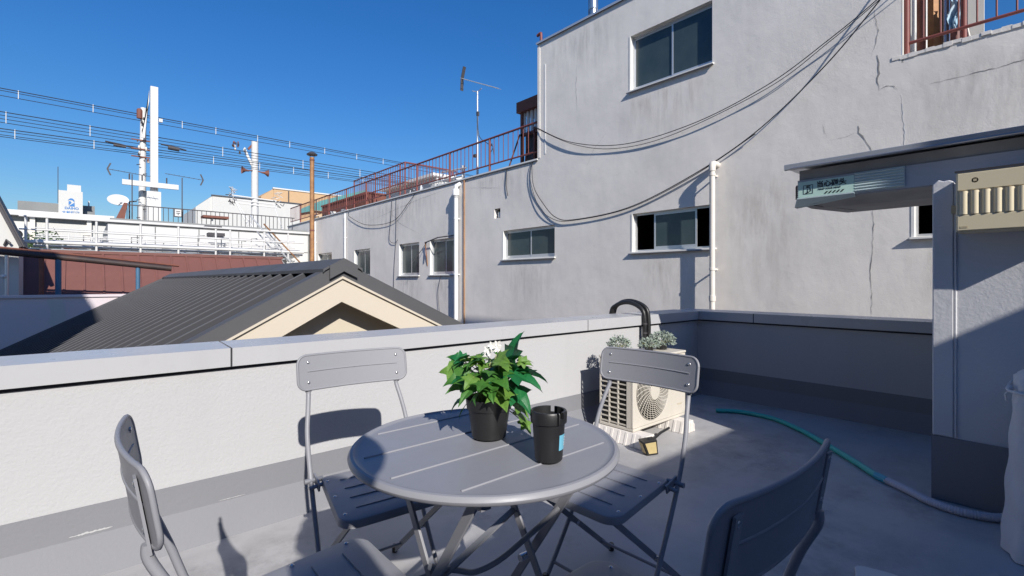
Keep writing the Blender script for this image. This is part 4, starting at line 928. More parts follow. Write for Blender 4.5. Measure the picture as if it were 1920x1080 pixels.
# ---- hose on the floor
hs_ = thing('garden_hose', 'teal corrugated hose joined to a grey drain hose across the shaded floor', 'hose', (3.6, 1.0, 0))
HP = [(4.04, 1.99), (4.15, 1.83), (4.14, 1.57), (3.976, 1.322), (3.794, 1.129), (3.535, 0.88), (3.355, 0.721)]
pth = bez([(x, y, 0.0185) for x, y in HP], 14)
rr_ = [0.0165 + 0.0012 * (i % 2) for i in range(len(pth))]
fine = bez([(x, y, 0.0185) for x, y in HP], 40)
part(hs_, 'teal_hose', MB().tube(fine, [0.0165 + 0.0016 * (i % 2) for i in range(len(fine))], 10), 'hose_teal', 80)
part(hs_, 'connector', MB().tube([(3.362, 0.728, 0.0195), (3.318, 0.668, 0.0195)], 0.0205, 14), 'hose_blue', 50)
part(hs_, 'hose_clip', MB().lathe([(0.024, 0), (0.024, 0.01)], 12, (3.314, 0.662, 0.015)), 'steel', 50)
fine = bez([(3.324, 0.676, 0.0195), (3.24, 0.56, 0.0195), (3.162, 0.463, 0.0195), (3.13, 0.35, 0.0195), (3.165, 0.235, 0.022), (3.22, 0.15, 0.04)], 44)
part(hs_, 'grey_hose', MB().tube(fine, [0.0180 + 0.0022 * ((i // 2) % 2) for i in range(len(fine))], 10), 'hose_grey', 80)

# ---- cloth-covered appliance at the right edge
cv = thing('covered_appliance', 'appliance under a grey white cloth cover at the right edge', 'appliance', (3.0, -0.2, 0))
mb = MB(); nz = 26; nu = 60; rnd = random.Random(5)
ph = [rnd.uniform(0, 6.28) for _ in range(6)]
for i in range(nz + 1):
    t = i / nz; z = 0.004 + 0.80 * t
    flare = 1.0 + 0.10 * (1 - t) ** 3 - (0.0 if t < 0.86 else 0.75 * ((t - 0.86) / 0.14) ** 2)
    if 0.80 < t < 0.86: flare -= 0.03
    for k in range(nu):
        a = 2 * math.pi * k / nu
        c_, s_ = math.cos(a), math.sin(a); q = (abs(c_) ** 5 + abs(s_) ** 5) ** (-0.2)
        fold = 1 + (0.035 * math.sin(9 * a + ph[0] + 2 * t) + 0.02 * math.sin(17 * a + ph[1] - 5 * t)) * (1 - 0.5 * t) + 0.012 * math.sin(26 * t + 3 * a)
        mb.v.append((3.0 + 0.225 * c_ * q * flare * fold, -0.135 + 0.30 * s_ * q * flare * fold, z))
for i in range(nz):
    for k in range(nu): mb.f.append((i*nu+k, i*nu+(k+1)%nu, (i+1)*nu+(k+1)%nu, (i+1)*nu+k))
mb.f.append(tuple(nz*nu+k for k in range(nu)))
part(cv, 'cloth_cover', mb, 'cover', 70)
part(cv, 'tie_string', MB().tube([(3.0 + 0.235 * math.cos(a*.2)*(abs(math.cos(a*.2))**5+abs(math.sin(a*.2))**5)**-.2, -0.135 + 0.315*math.sin(a*.2)*(abs(math.cos(a*.2))**5+abs(math.sin(a*.2))**5)**-.2, 0.665) for a in range(32)], 0.006, 6), 'cover', 60)
part(cv, 'tie_knot', MB().ball((2.90, 0.170, 0.668), 0.012).tube([(2.90, 0.17, 0.66), (2.895, 0.185, 0.64), (2.90, 0.182, 0.615)], 0.004, 6), 'cover', 60)

# ---- pale slab by the bottom edge
single('floor_slab', MB().prism([(2.255, 0.548, 0.002), (2.268, 0.53, 0.002), (2.29, 0.45, 0.002), (2.29, 0.15, 0.002), (2.0, 0.15, 0.002), (1.98, 0.50, 0.002), (2.19, 0.538, 0.002), (2.235, 0.552, 0.002)], (0, 0, 0.012)), 'white_paint', 'pale slab lying on the floor at the bottom edge near the dark chair', 'slab', bevel=0.004)

# ================================================================== GABLED HOUSE NEXT DOOR
gh = thing('gabled_house', 'low cream gabled house with dark ribbed metal roof beyond the parapet', 'house', (1.67, 9, -6))
RX, RZ, SL, SR = 1.669, 1.228, 0.545, 0.478      # ridge x, z, slopes left and right
Y0, Y1 = 4.10, 15.0; XL, XR = -3.2, 4.9
def rz_at(x): return RZ - (SL * (RX - x) if x < RX else SR * (x - RX))
# ribbed roof panels, each a piece 0.34 m wide running down the slope
def roof_panel(x_e):
    n = Vector((-SL, 0, 1)) if x_e < RX else Vector((SR, 0, 1)); n.normalize()
    prof = [(0.0, 0.0), (0.012, 0.045), (0.045, 0.045), (0.057, 0.0), (0.19, 0.0), (0.197, 0.008), (0.213, 0.008), (0.22, 0.0), (0.3405, 0.0)]
    a = Vector((RX, 0, RZ)); b = Vector((x_e, 0, rz_at(x_e))); mb = MB()
    for p in (a, b):
        for y, h in prof: mb.v.append(tuple(p + n * h + Vector((0, y, 0))))
        for y, h in prof: mb.v.append(tuple(p + n * (h - 0.012) + Vector((0, y, 0))))
    k = len(prof)
    for i in range(k - 1):
        mb.f += [(i, i+1, 2*k+i+1, 2*k+i), (k+i+1, k+i, 3*k+i, 3*k+i+1), (i, k+i, k+i+1, i+1), (2*k+i, 2*k+i+1, 3*k+i+1, 3*k+i)]
    return mb
for xe in (XL, XR):
    p0 = part(gh, 'roof_panel', roof_panel(xe), 'roof_dark'); p0.location.y += Y0 + 0.12
    sm0 = MB(); n_ = Vector((-SL, 0, 1)) if xe < RX else Vector((SR, 0, 1)); n_.normalize()  # dark strips paint the shade lines along the ribs
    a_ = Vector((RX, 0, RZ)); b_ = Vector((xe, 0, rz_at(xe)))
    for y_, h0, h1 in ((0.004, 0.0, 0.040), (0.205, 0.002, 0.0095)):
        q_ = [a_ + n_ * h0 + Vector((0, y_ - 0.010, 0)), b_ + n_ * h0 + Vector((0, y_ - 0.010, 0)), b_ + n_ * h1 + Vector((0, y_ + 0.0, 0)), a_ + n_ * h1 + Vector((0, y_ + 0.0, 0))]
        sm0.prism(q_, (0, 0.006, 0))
    sp0 = part(gh, 'rib_shade', sm0, 'gap'); sp0.location.y += Y0 + 0.12; copies = [(p0, p0.location.copy()), (sp0, sp0.location.copy())]
    npan = int((Y1 - Y0 - 0.2) / 0.34)
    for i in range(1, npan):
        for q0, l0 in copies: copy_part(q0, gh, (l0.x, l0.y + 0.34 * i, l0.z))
# ridge cap standing over the ribs
rc = MB()
for s, sl in ((-1, SL), (1, SR)):
    d = 0.17
    rc.prism([(RX, Y0 - 0.02, RZ + 0.080), (RX + s*d, Y0 - 0.02, RZ + 0.080 - sl*d), (RX + s*d, Y0 - 0.02, RZ + 0.05 - sl*d), (RX + s*(d-0.012), Y0 - 0.02, RZ + 0.065 - sl*d), (RX, Y0 - 0.02, RZ + 0.068)], (0, Y1 - Y0, 0))
part(gh, 'ridge_cap', rc, 'roof_dark')
part(gh, 'ridge_cap_end', MB().prism([(RX, Y0 - 0.035, RZ + 0.082), (RX + 0.12, Y0 - 0.035, RZ + 0.082 - 0.12*SR), (RX + 0.12, Y0 - 0.035, RZ - 0.03 - 0.12*SR), (RX, Y0 - 0.035, RZ - 0.03), (RX - 0.12, Y0 - 0.035, RZ - 0.03 - 0.12*SL), (RX - 0.12, Y0 - 0.035, RZ + 0.082 - 0.12*SL)], (0, 0.012, 0)), 'roof_dark')
# verge flashing, barge boards, soffit and gable wall
for s, sl, xe in ((-1, SL, XL), (1, SR, XR)):
    L = abs(xe - RX)
    def zz(k, off): return RZ - sl * k + off
    vf = MB().prism([(RX, Y0, zz(0, 0.055)), (RX + s*L, Y0, zz(L, 0.055)), (RX + s*L, Y0, zz(L, -0.075)), (RX, Y0, zz(0, -0.075))], (0, 0.016, 0))
    vf.prism([(RX, Y0 + 0.016, zz(0, 0.055)), (RX + s*L, Y0 + 0.016, zz(L, 0.055)), (RX + s*L, Y0 + 0.016, zz(L, 0.04)), (RX, Y0 + 0.016, zz(0, 0.04))], (0, 0.14, 0))
    part(gh, 'verge_flashing', vf, 'roof_dark')
    part(gh, 'verge_trim', MB().prism([(RX, Y0 - 0.006, zz(0, -0.072)), (RX + s*L, Y0 - 0.006, zz(L, -0.072)), (RX + s*L, Y0 - 0.006, zz(L, -0.092)), (RX, Y0 - 0.006, zz(0, -0.092))], (0, 0.03, 0)), 'cream')
    for j, (a, b) in enumerate(((0.0, 1.31), (1.314, L))):
        part(gh, 'barge_board', MB().prism([(RX + s*a, Y0 + 0.018, zz(a, -0.076)), (RX + s*b, Y0 + 0.018, zz(b, -0.076)), (RX + s*b, Y0 + 0.018, zz(b, -0.29)), (RX + s*a, Y0 + 0.018, zz(a, -0.29))], (0, 0.035, 0)), 'cream')
    part(gh, 'soffit', MB().prism([(RX, Y0 + 0.054, zz(0, -0.15)), (RX + s*L, Y0 + 0.054, zz(L, -0.15)), (RX + s*L, Y0 + 0.054, zz(L, -0.17)), (RX, Y0 + 0.054, zz(0, -0.17))], (0, 0.23, 0)), 'cream')
part(gh, 'gable_wall', MB().prism([(XL + 0.4, Y0 + 0.27, -6), (XR - 0.4, Y0 + 0.27, -6), (XR - 0.4, Y0 + 0.27, rz_at(XR - 0.4) - 0.1), (RX, Y0 + 0.27, RZ - 0.1), (XL + 0.4, Y0 + 0.27, rz_at(XL + 0.4) - 0.1)], (0, Y1 - Y0 - 0.6, 0)), 'cream_wall')
part(gh, 'far_verge', MB().prism([(RX, Y1 - 0.02, RZ + 0.06), (XL, Y1 - 0.02, rz_at(XL) + 0.06), (XL, Y1 - 0.02, rz_at(XL) - 0.15), (RX, Y1 - 0.02, RZ - 0.15)], (0, 0.05, 0)), 'roof_dark')

# ================================================================== LEFT BACKGROUND
pwl = thing('low_wall', 'pale pinkish white low wall behind the gabled roof on the left', 'wall', (0, 15.6, -6))
part(pwl, 'wall', MB().box(-6, 1.35, 15.6, 15.8, -6, 0.74), 'pink_wall')
part(pwl, 'coping', MB().box(-6, 1.37, 15.56, 15.84, 0.741, 0.80), 'pink_wall')
part(pwl, 'sun_patch', MB().prism([(-0.62, 15.597, 0.70), (-0.35, 15.597, 0.70), (-0.28, 15.597, 0.3), (-0.42, 15.597, -0.05), (-0.6, 15.597, 0.15), (-0.55, 15.597, 0.4)], (0, -0.003, 0)), 'white_bldg')  # whiter patch puts a sunlit blob into the wall's colour

rr2 = thing('red_roof_house', 'house with sloping red-brown metal roof with standing seams behind the pale wall', 'house', (2, 18.5, -6))
TOPZ, BOTZ, TYY, BYY = 1.96, -0.3, 19.2, 17.0
pan = MB().add([(0, BYY, BOTZ), (0.418, BYY, BOTZ), (0.418, TYY, TOPZ), (0, TYY, TOPZ), (0, BYY + 0.03, BOTZ - 0.02), (0.418, BYY + 0.03, BOTZ - 0.02), (0.418, TYY + 0.03, TOPZ - 0.02), (0, TYY + 0.03, TOPZ - 0.02)], [(0,1,2,3),(7,6,5,4),(0,4,5,1),(1,5,6,2),(2,6,7,3),(3,7,4,0)])
pan.bar((0.0, BYY - 0.02, BOTZ), (0.0, TYY - 0.02, TOPZ), 0.035, 0.05, (1, 0, 0))
p0 = part(rr2, 'roof_panel', pan, 'red_roof'); loc0 = p0.location.copy()
for i in range(16):
    o = p0 if i == 0 else copy_part(p0, rr2, loc0)
    o.location = (loc0.x - 1.22 + 0.42 * i, loc0.y, loc0.z)
for sx, x0 in ((-1, -1.22), (1, 5.5)):
    part(rr2, 'hip_panel', MB().add([(x0, BYY, BOTZ), (x0 + sx * 0.5, BYY + 0.3, BOTZ), (x0, TYY, TOPZ)], [(0,1,2)]).add([(x0, BYY, BOTZ), (x0, TYY, TOPZ), (x0, TYY + 1.5, TOPZ), (x0, TYY + 1.5, BOTZ)], [(0,1,2,3)]), 'red_roof', fixn=False)
part(rr2, 'ridge_cap', MB().box(-1.3, 5.55, TYY - 0.06, TYY + 0.2, TOPZ - 0.03, TOPZ + 0.06), 'red_roof')
part(rr2, 'flat_roof', MB().box(-1.2, 5.5, TYY + 0.2, 20.6, TOPZ - 0.3, TOPZ - 0.05), 'grey_bldg')
part(rr2, 'wall', MB().box(-1.15, 5.4, TYY + 0.1, 20.2, -6, TOPZ - 0.3), 'red_roof')

lh = thing('white_gable_house', 'white house with dark sloping roof edge at the far left', 'house', (-3, 17, -6))
part(lh, 'wall', MB().prism([(-6, 16.8, -6), (-1.16, 16.8, -6), (-1.16, 16.8, 2.02), (-1.50, 16.8, 3.0), (-2.4, 16.8, 5.0), (-6, 16.8, 5.0)], (0, 1.2, 0)), 'white_bldg')
part(lh, 'roof_edge', MB().bar((-1.12, 16.78, 1.95), (-2.35, 16.78, 5.1), 0.12, 0.06, (1, 0, 0)).bar((-1.08, 17.4, 1.95), (-2.31, 17.4, 5.1), 1.25, 0.05, (1, 0, 0)), 'dark_rail')
part(lh, 'wall_lamp', MB().tube([(-1.40, 16.78, 1.98), (-1.36, 16.72, 2.1), (-1.30, 16.72, 2.02)], 0.03, 6), 'dark_rail')

bf = thing('beam_frame', 'dark rusty beam on thin posts in front of the red-brown roof', 'frame', (0, 16.5, -6))
part(bf, 'beam', MB().tube([(-1.9, 16.5, 1.86), (0.0, 16.5, 1.67), (1.86, 16.5, 1.47)], 0.075, 8), 'beam', 60)
part(bf, 'beam', MB().tube([(-1.9, 16.6, 1.95), (0.2, 16.6, 1.75), (2.05, 16.6, 1.55)], 0.035, 6), 'rust', 60)
for x, z, m, r in ((-1.345, 1.8, 'alu', 0.035), (-0.75, 1.72, 'rust', 0.05), (-0.45, 1.70, 'blue_post', 0.06), (1.12, 1.53, 'blue_post', 0.05)):
    part(bf, 'post', MB().tube([(x, 16.52, -6), (x, 16.52, z)], r, 8), m, 60)
part(bf, 'post_cap', MB().ball((-1.39, 16.45, 1.23), 0.05), 'white_paint', 60)

# white pipe walkway with rails
wk = thing('pipe_walkway', 'white pipe walkway with railings behind the red-brown roof', 'walkway', (2.5, 21, -6))
for z, r, y in ((3.11, 0.03, 21), (2.71, 0.025, 21), (2.33, 0.055, 21), (2.22, 0.04, 21.15), (2.42, 0.03, 21.5), (2.86, 0.018, 22.1), (2.56, 0.018, 22.1), (2.65, 0.02, 22.5), (2.30, 0.03, 22.3)):
    part(wk, 'rail', MB().tube([(-1.45 + (0.3 if y > 21 else 0), y, z), (6.9, y, z - 0.01)], r, 8), 'white_paint', 60)
for x in (-1.30, -0.83, 0.346, 1.50, 2.58, 3.74, 4.21, 5.4, 6.3):
    part(wk, 'post', MB().tube([(x, 21.03, 0), (x, 21.03, 3.14)], 0.035, 8), 'white_paint', 60)
for i in range(14):
    x = -1.0 + i * 0.55 + 0.1 * math.sin(i * 7)
    part(wk, 'strut', MB().tube([(x, 22.1, 2.15), (x + 0.05, 22.1, 2.45 + 0.4 * ((i * 37) % 10) / 10)], 0.018, 6), 'dark_rail' if i % 3 == 0 else 'white_paint', 60)
rw = random.Random(17)
for i in range(70):
    x = -1.3 + rw.random() * 7.9; y = 21.2 + rw.random() * 1.6; z = 1.98 + rw.random() * 0.42; L = rw.uniform(0.15, 0.9)
    part(wk, 'pipe', MB().tube([(x, y, z), (x + L, y, z + rw.uniform(-0.06, 0.06))], rw.uniform(0.012, 0.035), 5), rw.choice(['dark_rail', 'dark_rail', 'rust', 'white_paint', 'alu', 'grey_bldg']), 60)
for i in range(16):
    x = -1.2 + rw.random() * 7.6; z = 2.45 + rw.random() * 0.5
    part(wk, 'conduit', MB().tube([(x, 22.6, 2.1), (x, 22.6, z), (x + rw.uniform(0.1, 0.5), 22.6, z)], 0.018, 5), rw.choice(['dark_rail', 'grey_bldg', 'white_paint']), 60)
part(wk, 'understructure_shade', MB().box(-1.3, 6.8, 22.9, 22.95, 1.6, 2.25), 'grey_bldg')  # dark board put in for the shade under the walkway
part(wk, 'grating', MB().box(-1.4, 6.8, 21.2, 22.6, 2.12, 2.16), 'alu')
part(wk, 'brace', MB().tube([(4.9, 21.1, 3.7), (6.6, 20.9, 1.6)], 0.03, 6), 'alu', 60)
part(wk, 'brace', MB().tube([(5.4, 21.1, 3.4), (6.9, 20.9, 1.7)], 0.03, 6), 'rust_pipe', 60)
lt = part(wk, 'ladder', MB().tube([(5.2, 21.3, 3.1), (6.2, 21.1, 1.8)], 0.03, 6).tube([(5.6, 21.3, 3.1), (6.6, 21.1, 1.8)], 0.03, 6), 'alu', 60)
for k in range(7):
    t = k / 6; part(wk, 'ladder_rung', MB().tube([(5.2 + t, 21.3 - 0.2*t, 3.1 - 1.3*t), (5.6 + t, 21.3 - 0.2*t, 3.1 - 1.3*t)], 0.02, 6), 'alu', 60)
for x, z, w_, m in ((3.5, 3.12, 0.55, 'dark_rail'), (3.6, 2.86, 0.55, 'dark_rail')):
    part(wk, 'roof_unit', MB().box(x, x + w_, 21.6, 22.0, z, z + 0.12), m)

# white panelled building with dark roof railing
pb = thing('panelled_building', 'white panelled building with a dark roof railing behind the walkway', 'building', (4, 25, -6))
part(pb, 'body', MB().box(0.72, 8.15, 24.03, 30, -6, 3.36), 'grey_bldg')
for i in range(5):
    x = 0.70 + i * 1.48
    part(pb, 'panel', MB().box(x + 0.02, x + 1.46, 24.0, 24.028, 2.50, 3.28), 'white_paint')
    part(pb, 'panel', MB().box(x + 0.02, x + 1.46, 24.0, 24.028, 1.2, 2.46), 'white_paint')
part(pb, 'parapet', MB().box(0.65, 8.2, 23.95, 24.3, 3.362, 3.46), 'white_paint')
part(pb, 'top_rail', MB().box(1.35, 8.1, 25.98, 26.02, 4.30, 4.34), 'dark_rail')
part(pb, 'bottom_rail', MB().box(1.35, 8.1, 25.98, 26.02, 3.62, 3.65), 'dark_rail')
part(pb, 'roof_deck', MB().box(0.8, 8.1, 24.3, 29.9, 3.4, 3.56), 'grey_bldg')
b0 = None
for i in range(38):
    x = 1.4 + i * 0.178
    if b0 is None: b0 = part(pb, 'baluster', MB().box(x - 0.012, x + 0.012, 25.99, 26.01, 3.565, 4.30), 'dark_rail'); bl = b0.location.copy()
    else: copy_part(b0, pb, (bl.x + i * 0.178, bl.y, bl.z))
part(pb, 'notice_board', MB().box(3.05, 3.28, 25.9, 25.97, 3.98, 4.28), 'white_paint')
part(pb, 'notice_frame', MB().box(3.02, 3.31, 25.972, 25.978, 3.95, 4.31), 'dark_rail')
part(pb, 'notice_mark', MB().box(3.09, 3.24, 25.895, 25.899, 4.10, 4.13).box(3.09, 3.24, 25.895, 25.899, 4.18, 4.21).box(3.15, 3.18, 25.895, 25.899, 4.03, 4.10), 'dark_rail')
part(pb, 'canopy', MB().box(4.0, 5.0, 25.2, 25.8, 3.95, 4.05), 'rust')
part(pb, 'canopy_post', MB().box(4.35, 4.41, 25.4, 25.46, 3.56, 3.95), 'white_paint')
part(pb, 'slanted_board', MB().prism([(0.95, 25.6, 3.5), (1.28, 25.6, 3.5), (1.40, 25.6, 4.35), (1.28, 25.6, 4.35)], (0, 0.1, 0)), 'rust')

# small roofs and clutter far left under the sign tower
fb = thing('white_house', 'white low house with flat roof and dark window below the sign tower', 'house', (-1.5, 40, -6))
part(fb, 'body', MB().box(-3.2, 1.3, 40, 46, -6, 4.6), 'white_bldg')
part(fb, 'roof_slab', MB().box(-3.6, 1.5, 39.5, 46.2, 4.91, 5.2), 'white_paint')
part(fb, 'recess', MB().box(-3.3, 1.2, 39.98, 40.02, 4.6, 4.91), 'grey_bldg')
for x in (-2.3, 0.2): part(fb, 'column', MB().box(x, x + 0.22, 39.8, 40, 2.3, 4.91), 'pvc')
part(fb, 'window', MB().box(-0.6, 0.35, 39.96, 39.99, 2.6, 3.2), 'grey_bldg')
part(fb, 'window', MB().box(0.45, 0.85, 39.96, 39.99, 2.5, 3.2), 'glass')
part(fb, 'roof_prop', MB().bar((-1.3, 39.7, 4.3), (-0.9, 39.7, 3.5), 0.12, 0.05), 'dark_rail')
part(fb, 'air_unit', MB().box(-3.1, -2.5, 39.3, 39.8, 3.4, 4.2), 'jamb')
part(fb, 'air_unit_fan', MB().lathe([(0.25, 0), (0.25, 0.02)], 20, (-2.8, 39.29, 3.8), 'y'), 'dark')
tr = thing('far_tree', 'small green tree showing through the white railings on the left', 'tree', (-1.6, 38, -6))
part(tr, 'trunk', MB().tube([(-1.6, 38, -6), (-1.55, 38, 1), (-1.65, 38, 3)], [0.15, 0.1, 0.05], 8), 'bark', 60)
rt = random.Random(3); mb = MB()
for i in range(900):
    d = Vector((rt.gauss(0,1), rt.gauss(0,1), rt.gauss(0,1))).normalized() * rt.uniform(0.3, 1)
    c = Vector((-1.6 + d.x * 1.1, 38 + d.y * 0.9, 2.9 + d.z * 1.1)); s = 0.11
    u = Vector((rt.uniform(-1,1), rt.uniform(-1,1), rt.uniform(-1,1))).normalized(); v_ = u.orthogonal().normalized()
    mb.add([c - u*s, c - v_*s*0.5, c + u*s, c + v_*s*0.5], [(0,1,2,3)])
part(tr, 'crown', mb, 'tree_leaf', fixn=False)

st_ = thing('sign_tower', 'white rooftop sign tower with blue emblem on a distant grey building', 'building', (-0.8, 60, -6))
part(st_, 'body', MB().box(-1.62, 0.02, 60, 62.5, 6.6, 9.35), 'white_bldg')
part(st_, 'roof_box', MB().box(-1.05, -0.1, 60.2, 62, 9.351, 9.95), 'white_bldg')
part(st_, 'main_block', MB().box(-4.4, 0.9, 62.6, 70, -6, 8.42), 'grey_bldg')
part(st_, 'lower_block', MB().box(-3.2, 0.12, 59.5, 62.55, -6, 6.9), 'white_bldg')
part(st_, 'side_block', MB().box(0.13, 0.88, 61.0, 62.58, -6, 7.7), 'grey_bldg')
part(st_, 'roof_vent', MB().box(0.4, 0.52, 63, 63.2, 8.42, 8.95), 'white_paint')
part(st_, 'mast', MB().tube([(-1.68, 61, 8.3), (-1.68, 61, 11.6)], 0.03, 6), 'dark_rail')
fm = lambda x, z: face_matrix((x, 59.985, z), (1, 0, 0), (0, 0, 1))
text_mesh('lettering', 'DAIHO', 0.30, 'sign_blue', st_, fm(-1.22, 7.62), 0.008, 0.004)
text_mesh('lettering', '大松興業', 0.30, 'sign_blue', st_, fm(-1.40, 7.20), 0.008, 0.004)
em = MB()
eg_ = lambda pts: em.prism([(x - 0.8, 59.99, z + 7.95) for x, z in pts], (0, -0.01, 0))
eg_([(-0.22, 0.52), (-0.05, 0.72), (0.1, 0.74), (0.24, 0.6), (0.25, 0.4), (0.1, 0.56), (-0.05, 0.58)])
eg_([(0.25, 0.4), (0.27, 0.0), (-0.15, 0.0), (0.0, 0.15), (0.16, 0.28)])
eg_([(-0.15, 0.1), (-0.15, 0.45), (-0.03, 0.48), (0.05, 0.36), (0.0, 0.25)])
part(st_, 'emblem', em, 'sign_blue')

# white block and peach block far behind
wb = thing('white_block', 'plain white building with pitched left corner behind the loudspeaker pole', 'building', (10, 46, -6))
part(wb, 'front', MB().box(7.76, 14.5, 45.0, 52, -6, 7.95), 'white_bldg')
part(wb, 'wing', MB().prism([(6.65, 45.1, -6), (7.759, 45.1, -6), (7.759, 45.1, 7.9), (6.65, 45.1, 6.95)], (0, 6, 0)), 'white_bldg')
part(wb, 'roof_edge', MB().box(7.7, 14.6, 44.9, 45.2, 7.951, 8.02), 'facade_edge')
part(wb, 'doorway', MB().box(11.0, 11.5, 44.97, 44.995, 3.2, 5.2), 'grey_bldg')
pk = thing('peach_block', 'peach coloured flat-roofed building far behind the rusty chimney', 'building', (20, 60, -6))
part(pk, 'front', MB().box(16.4, 32, 60, 70, -6, 11.7), 'peach')
part(pk, 'wing', MB().prism([(15.1, 60.1, -6), (16.399, 60.1, -6), (16.399, 60.1, 11.7), (15.1, 60.1, 10.7)], (0, 8, 0)), 'peach')
part(pk, 'roof_edge', MB().box(16.3, 32.1, 59.9, 60.2, 11.701, 11.85), 'white_paint')
part(pk, 'downpipe', MB().tube([(18.0, 59.9, -6), (18.0, 59.9, 11.6)], 0.06, 6), 'dark_rail')
pk2 = thing('peach_block', 'lower pale orange wall beside the green net behind the red railing', 'building', (17, 48, -6))
part(pk2, 'front', MB().box(13.8, 24, 48.5, 56, -6, 8.0), 'peach')
gn = thing('green_net', 'teal net fence rising behind the brown roof tank', 'fence', (20, 47, 6))
part(gn, 'net', MB().prism([(14.0, 48.2, 7.2), (17.5, 48.2, 9.0), (22.0, 48.2, 10.6), (22.0, 48.2, 8.0), (17, 48.2, 8.0)], (0, 0.03, 0)), 'teal_net')
for x, z in ((15.0, 8.3), (17.0, 9.0), (19.0, 9.7)): part(gn, 'post', MB().tube([(x, 48.1, 5), (x, 48.1, z)], 0.04, 6), 'dark_rail')

# filler roofs so that no bare ground shows behind the walkway
for i, (x0, x1, y, z, m, lab) in enumerate(((-9, 8, 31, 2.1, 'white_bldg', 'white low building filling the gap behind the pipe walkway'), (-40, -3.3, 44, 3.6, 'grey_bldg', 'grey low building far left behind the white gable house'),
        (0.9, 6.6, 50, 4.6, 'white_bldg', 'distant pale building between the utility column and the sign tower'))):
    single('low_building', MB().box(x0, x1, y, y + 6, -6, z), m, lab, 'building')

# ================================================================== POLES AND WIRES
def insul(parent, c, r=0.05, h=0.16, m='white_paint', axis='z'):
    part(parent, 'insulator', MB().lathe([(r*0.5, 0), (r, 0.02), (r*0.6, h*0.35), (r, h*0.5), (r*0.6, h*0.75), (r*0.7, h)], 10, c, axis), m, 60)
up = thing('utility_column', 'square white steel column with cross arm on the left', 'pole', (2.46, 27.6, -6))
part(up, 'shaft', MB().box(2.32, 2.60, 27.5, 27.78, 5.2, 9.98), 'white_paint')
part(up, 'base', MB().box(2.18, 2.70, 27.4, 27.9, -6, 5.199), 'white_paint')
part(up, 'cross_arm', MB().box(1.30, 3.35, 27.25, 27.38, 5.36, 5.58), 'white_paint')
part(up, 'brace', MB().prism([(2.0, 27.6, 7.6), (2.12, 27.6, 7.6), (2.28, 27.6, 9.8), (2.28, 27.6, 9.3)], (0, 0.08, 0)), 'white_paint')
part(up, 'arm_stub', MB().box(2.64, 2.78, 27.6, 27.75, 8.45, 8.6), 'white_paint')
for x in (1.55, 2.0, 2.9): part(up, 'hook', MB().tube([(x, 27.3, 5.6), (x, 27.3, 5.85)], 0.03, 6), 'dark_rail')
ro = thing('utility_pole', 'round white utility pole with rusty fittings beside the square column', 'pole', (2.08, 28, -6))
part(ro, 'shaft', MB().tube([(2.0, 28, -6), (2.06, 28, 5.5), (2.10, 28, 9.05)], [0.19, 0.14, 0.11], 14), 'white_paint', 60)
part(ro, 'transformer', MB().lathe([(0.0, 0), (0.11, 0.02), (0.11, 0.4), (0.07, 0.46), (0, 0.46)], 12, (1.95, 27.9, 8.5)), 'rust', 50)
rp = random.Random(8)
for i in range(16):
    z = 6.3 + rp.random() * 2.3; x = 2.08 + rp.uniform(-0.32, 0.3)
    insul(ro, (x, 27.85 + rp.uniform(-.1, .1), z), rp.uniform(0.03, 0.065), rp.uniform(0.1, 0.18), rp.choice(['white_paint', 'rust', 'dark_rail', 'dark_rail', 'pvc']))
for z in (6.75, 7.1, 7.5): part(ro, 'bracket', MB().box(1.65, 2.55, 27.82, 27.88, z, z + 0.05), 'rust')
for i in range(9): part(ro, 'step', MB().tube([(1.85 + 0.2*(i % 2), 27.9, 3.2 + 0.4*i), (1.95 + 0.25*(i % 2), 27.7, 3.2 + 0.4*i)], 0.02, 5), 'dark_rail')
# wire bundles
def bundle(label, zs, spx, x0=-14, x1=34, y=28.1, drop=0.0):
    t = thing('power_line', label, 'power line', (5, y, min(zs)), 'power lines running along the street')
    for k, (dz) in enumerate(zs):
        P_ = [(x0 + (x1 - x0) * i / 24, y + 0.06 * k, dz + 0.00028 * ((x0 + (x1 - x0) * i / 24) - 6) ** 2 * (1 if k % 2 else 0.6) + drop * (x0 + (x1 - x0) * i / 24)) for i in range(25)]
        part(t, 'wire', MB().tube(P_, 0.014 if k else 0.019, 5), 'cable', 60)
    for x in spx:
        part(t, 'spacer', MB().tube([(x, y, min(zs) + drop * x - 0.03), (x, y, max(zs) + drop * x + 0.05)], 0.016, 5), 'white_paint')
bundle('topmost bundle of dark overhead wires crossing the sky on the left', (8.78, 8.70, 8.52), (-1.95, 0.35, 3.6, 5.0, 6.9, 8.5, 10.4, 12.3, 14.0), drop=-0.008)
bundle('middle bundle of dark overhead wires crossing the sky on the left', (7.85, 7.72, 7.60, 7.46), (-2.3, 0.25, 5.3, 9.2, 12.5), drop=-0.006)
bundle('lowest bundle of dark overhead wires crossing the sky on the left', (7.22, 7.12, 7.0, 6.93), (-2.05, 0.38, 4.9, 7.0, 8.7, 10.6, 12.7), drop=0.012)
for nm, x, z, lab in (('junction_box', 3.25, 7.42, 'dark cable junction box on the wires right of the square column'), ('junction_box', 1.25, 7.18, 'dark cable joint on the wires left of the square column')):
    t = thing(nm, lab, 'junction box', (x, 28.1, z), 'cable junctions on the wires')
    part(t, 'case', MB().tube([(x - 0.22, 28.0, z), (x + 0.22, 28.0, z - 0.03)], 0.10 if x > 2 else 0.05, 10), 'dark_rail', 60)
    part(t, 'tail', MB().tube([(x - 0.5, 28.0, z + 0.1), (x, 28.0, z + 0.06), (x + 0.5, 28.0, z - 0.02)], 0.035, 6), 'dark_rail', 60)
sp2 = thing('loudspeaker_pole', 'white pole with two horn loudspeakers behind the pipe walkway', 'pole', (8.43, 35, -6))
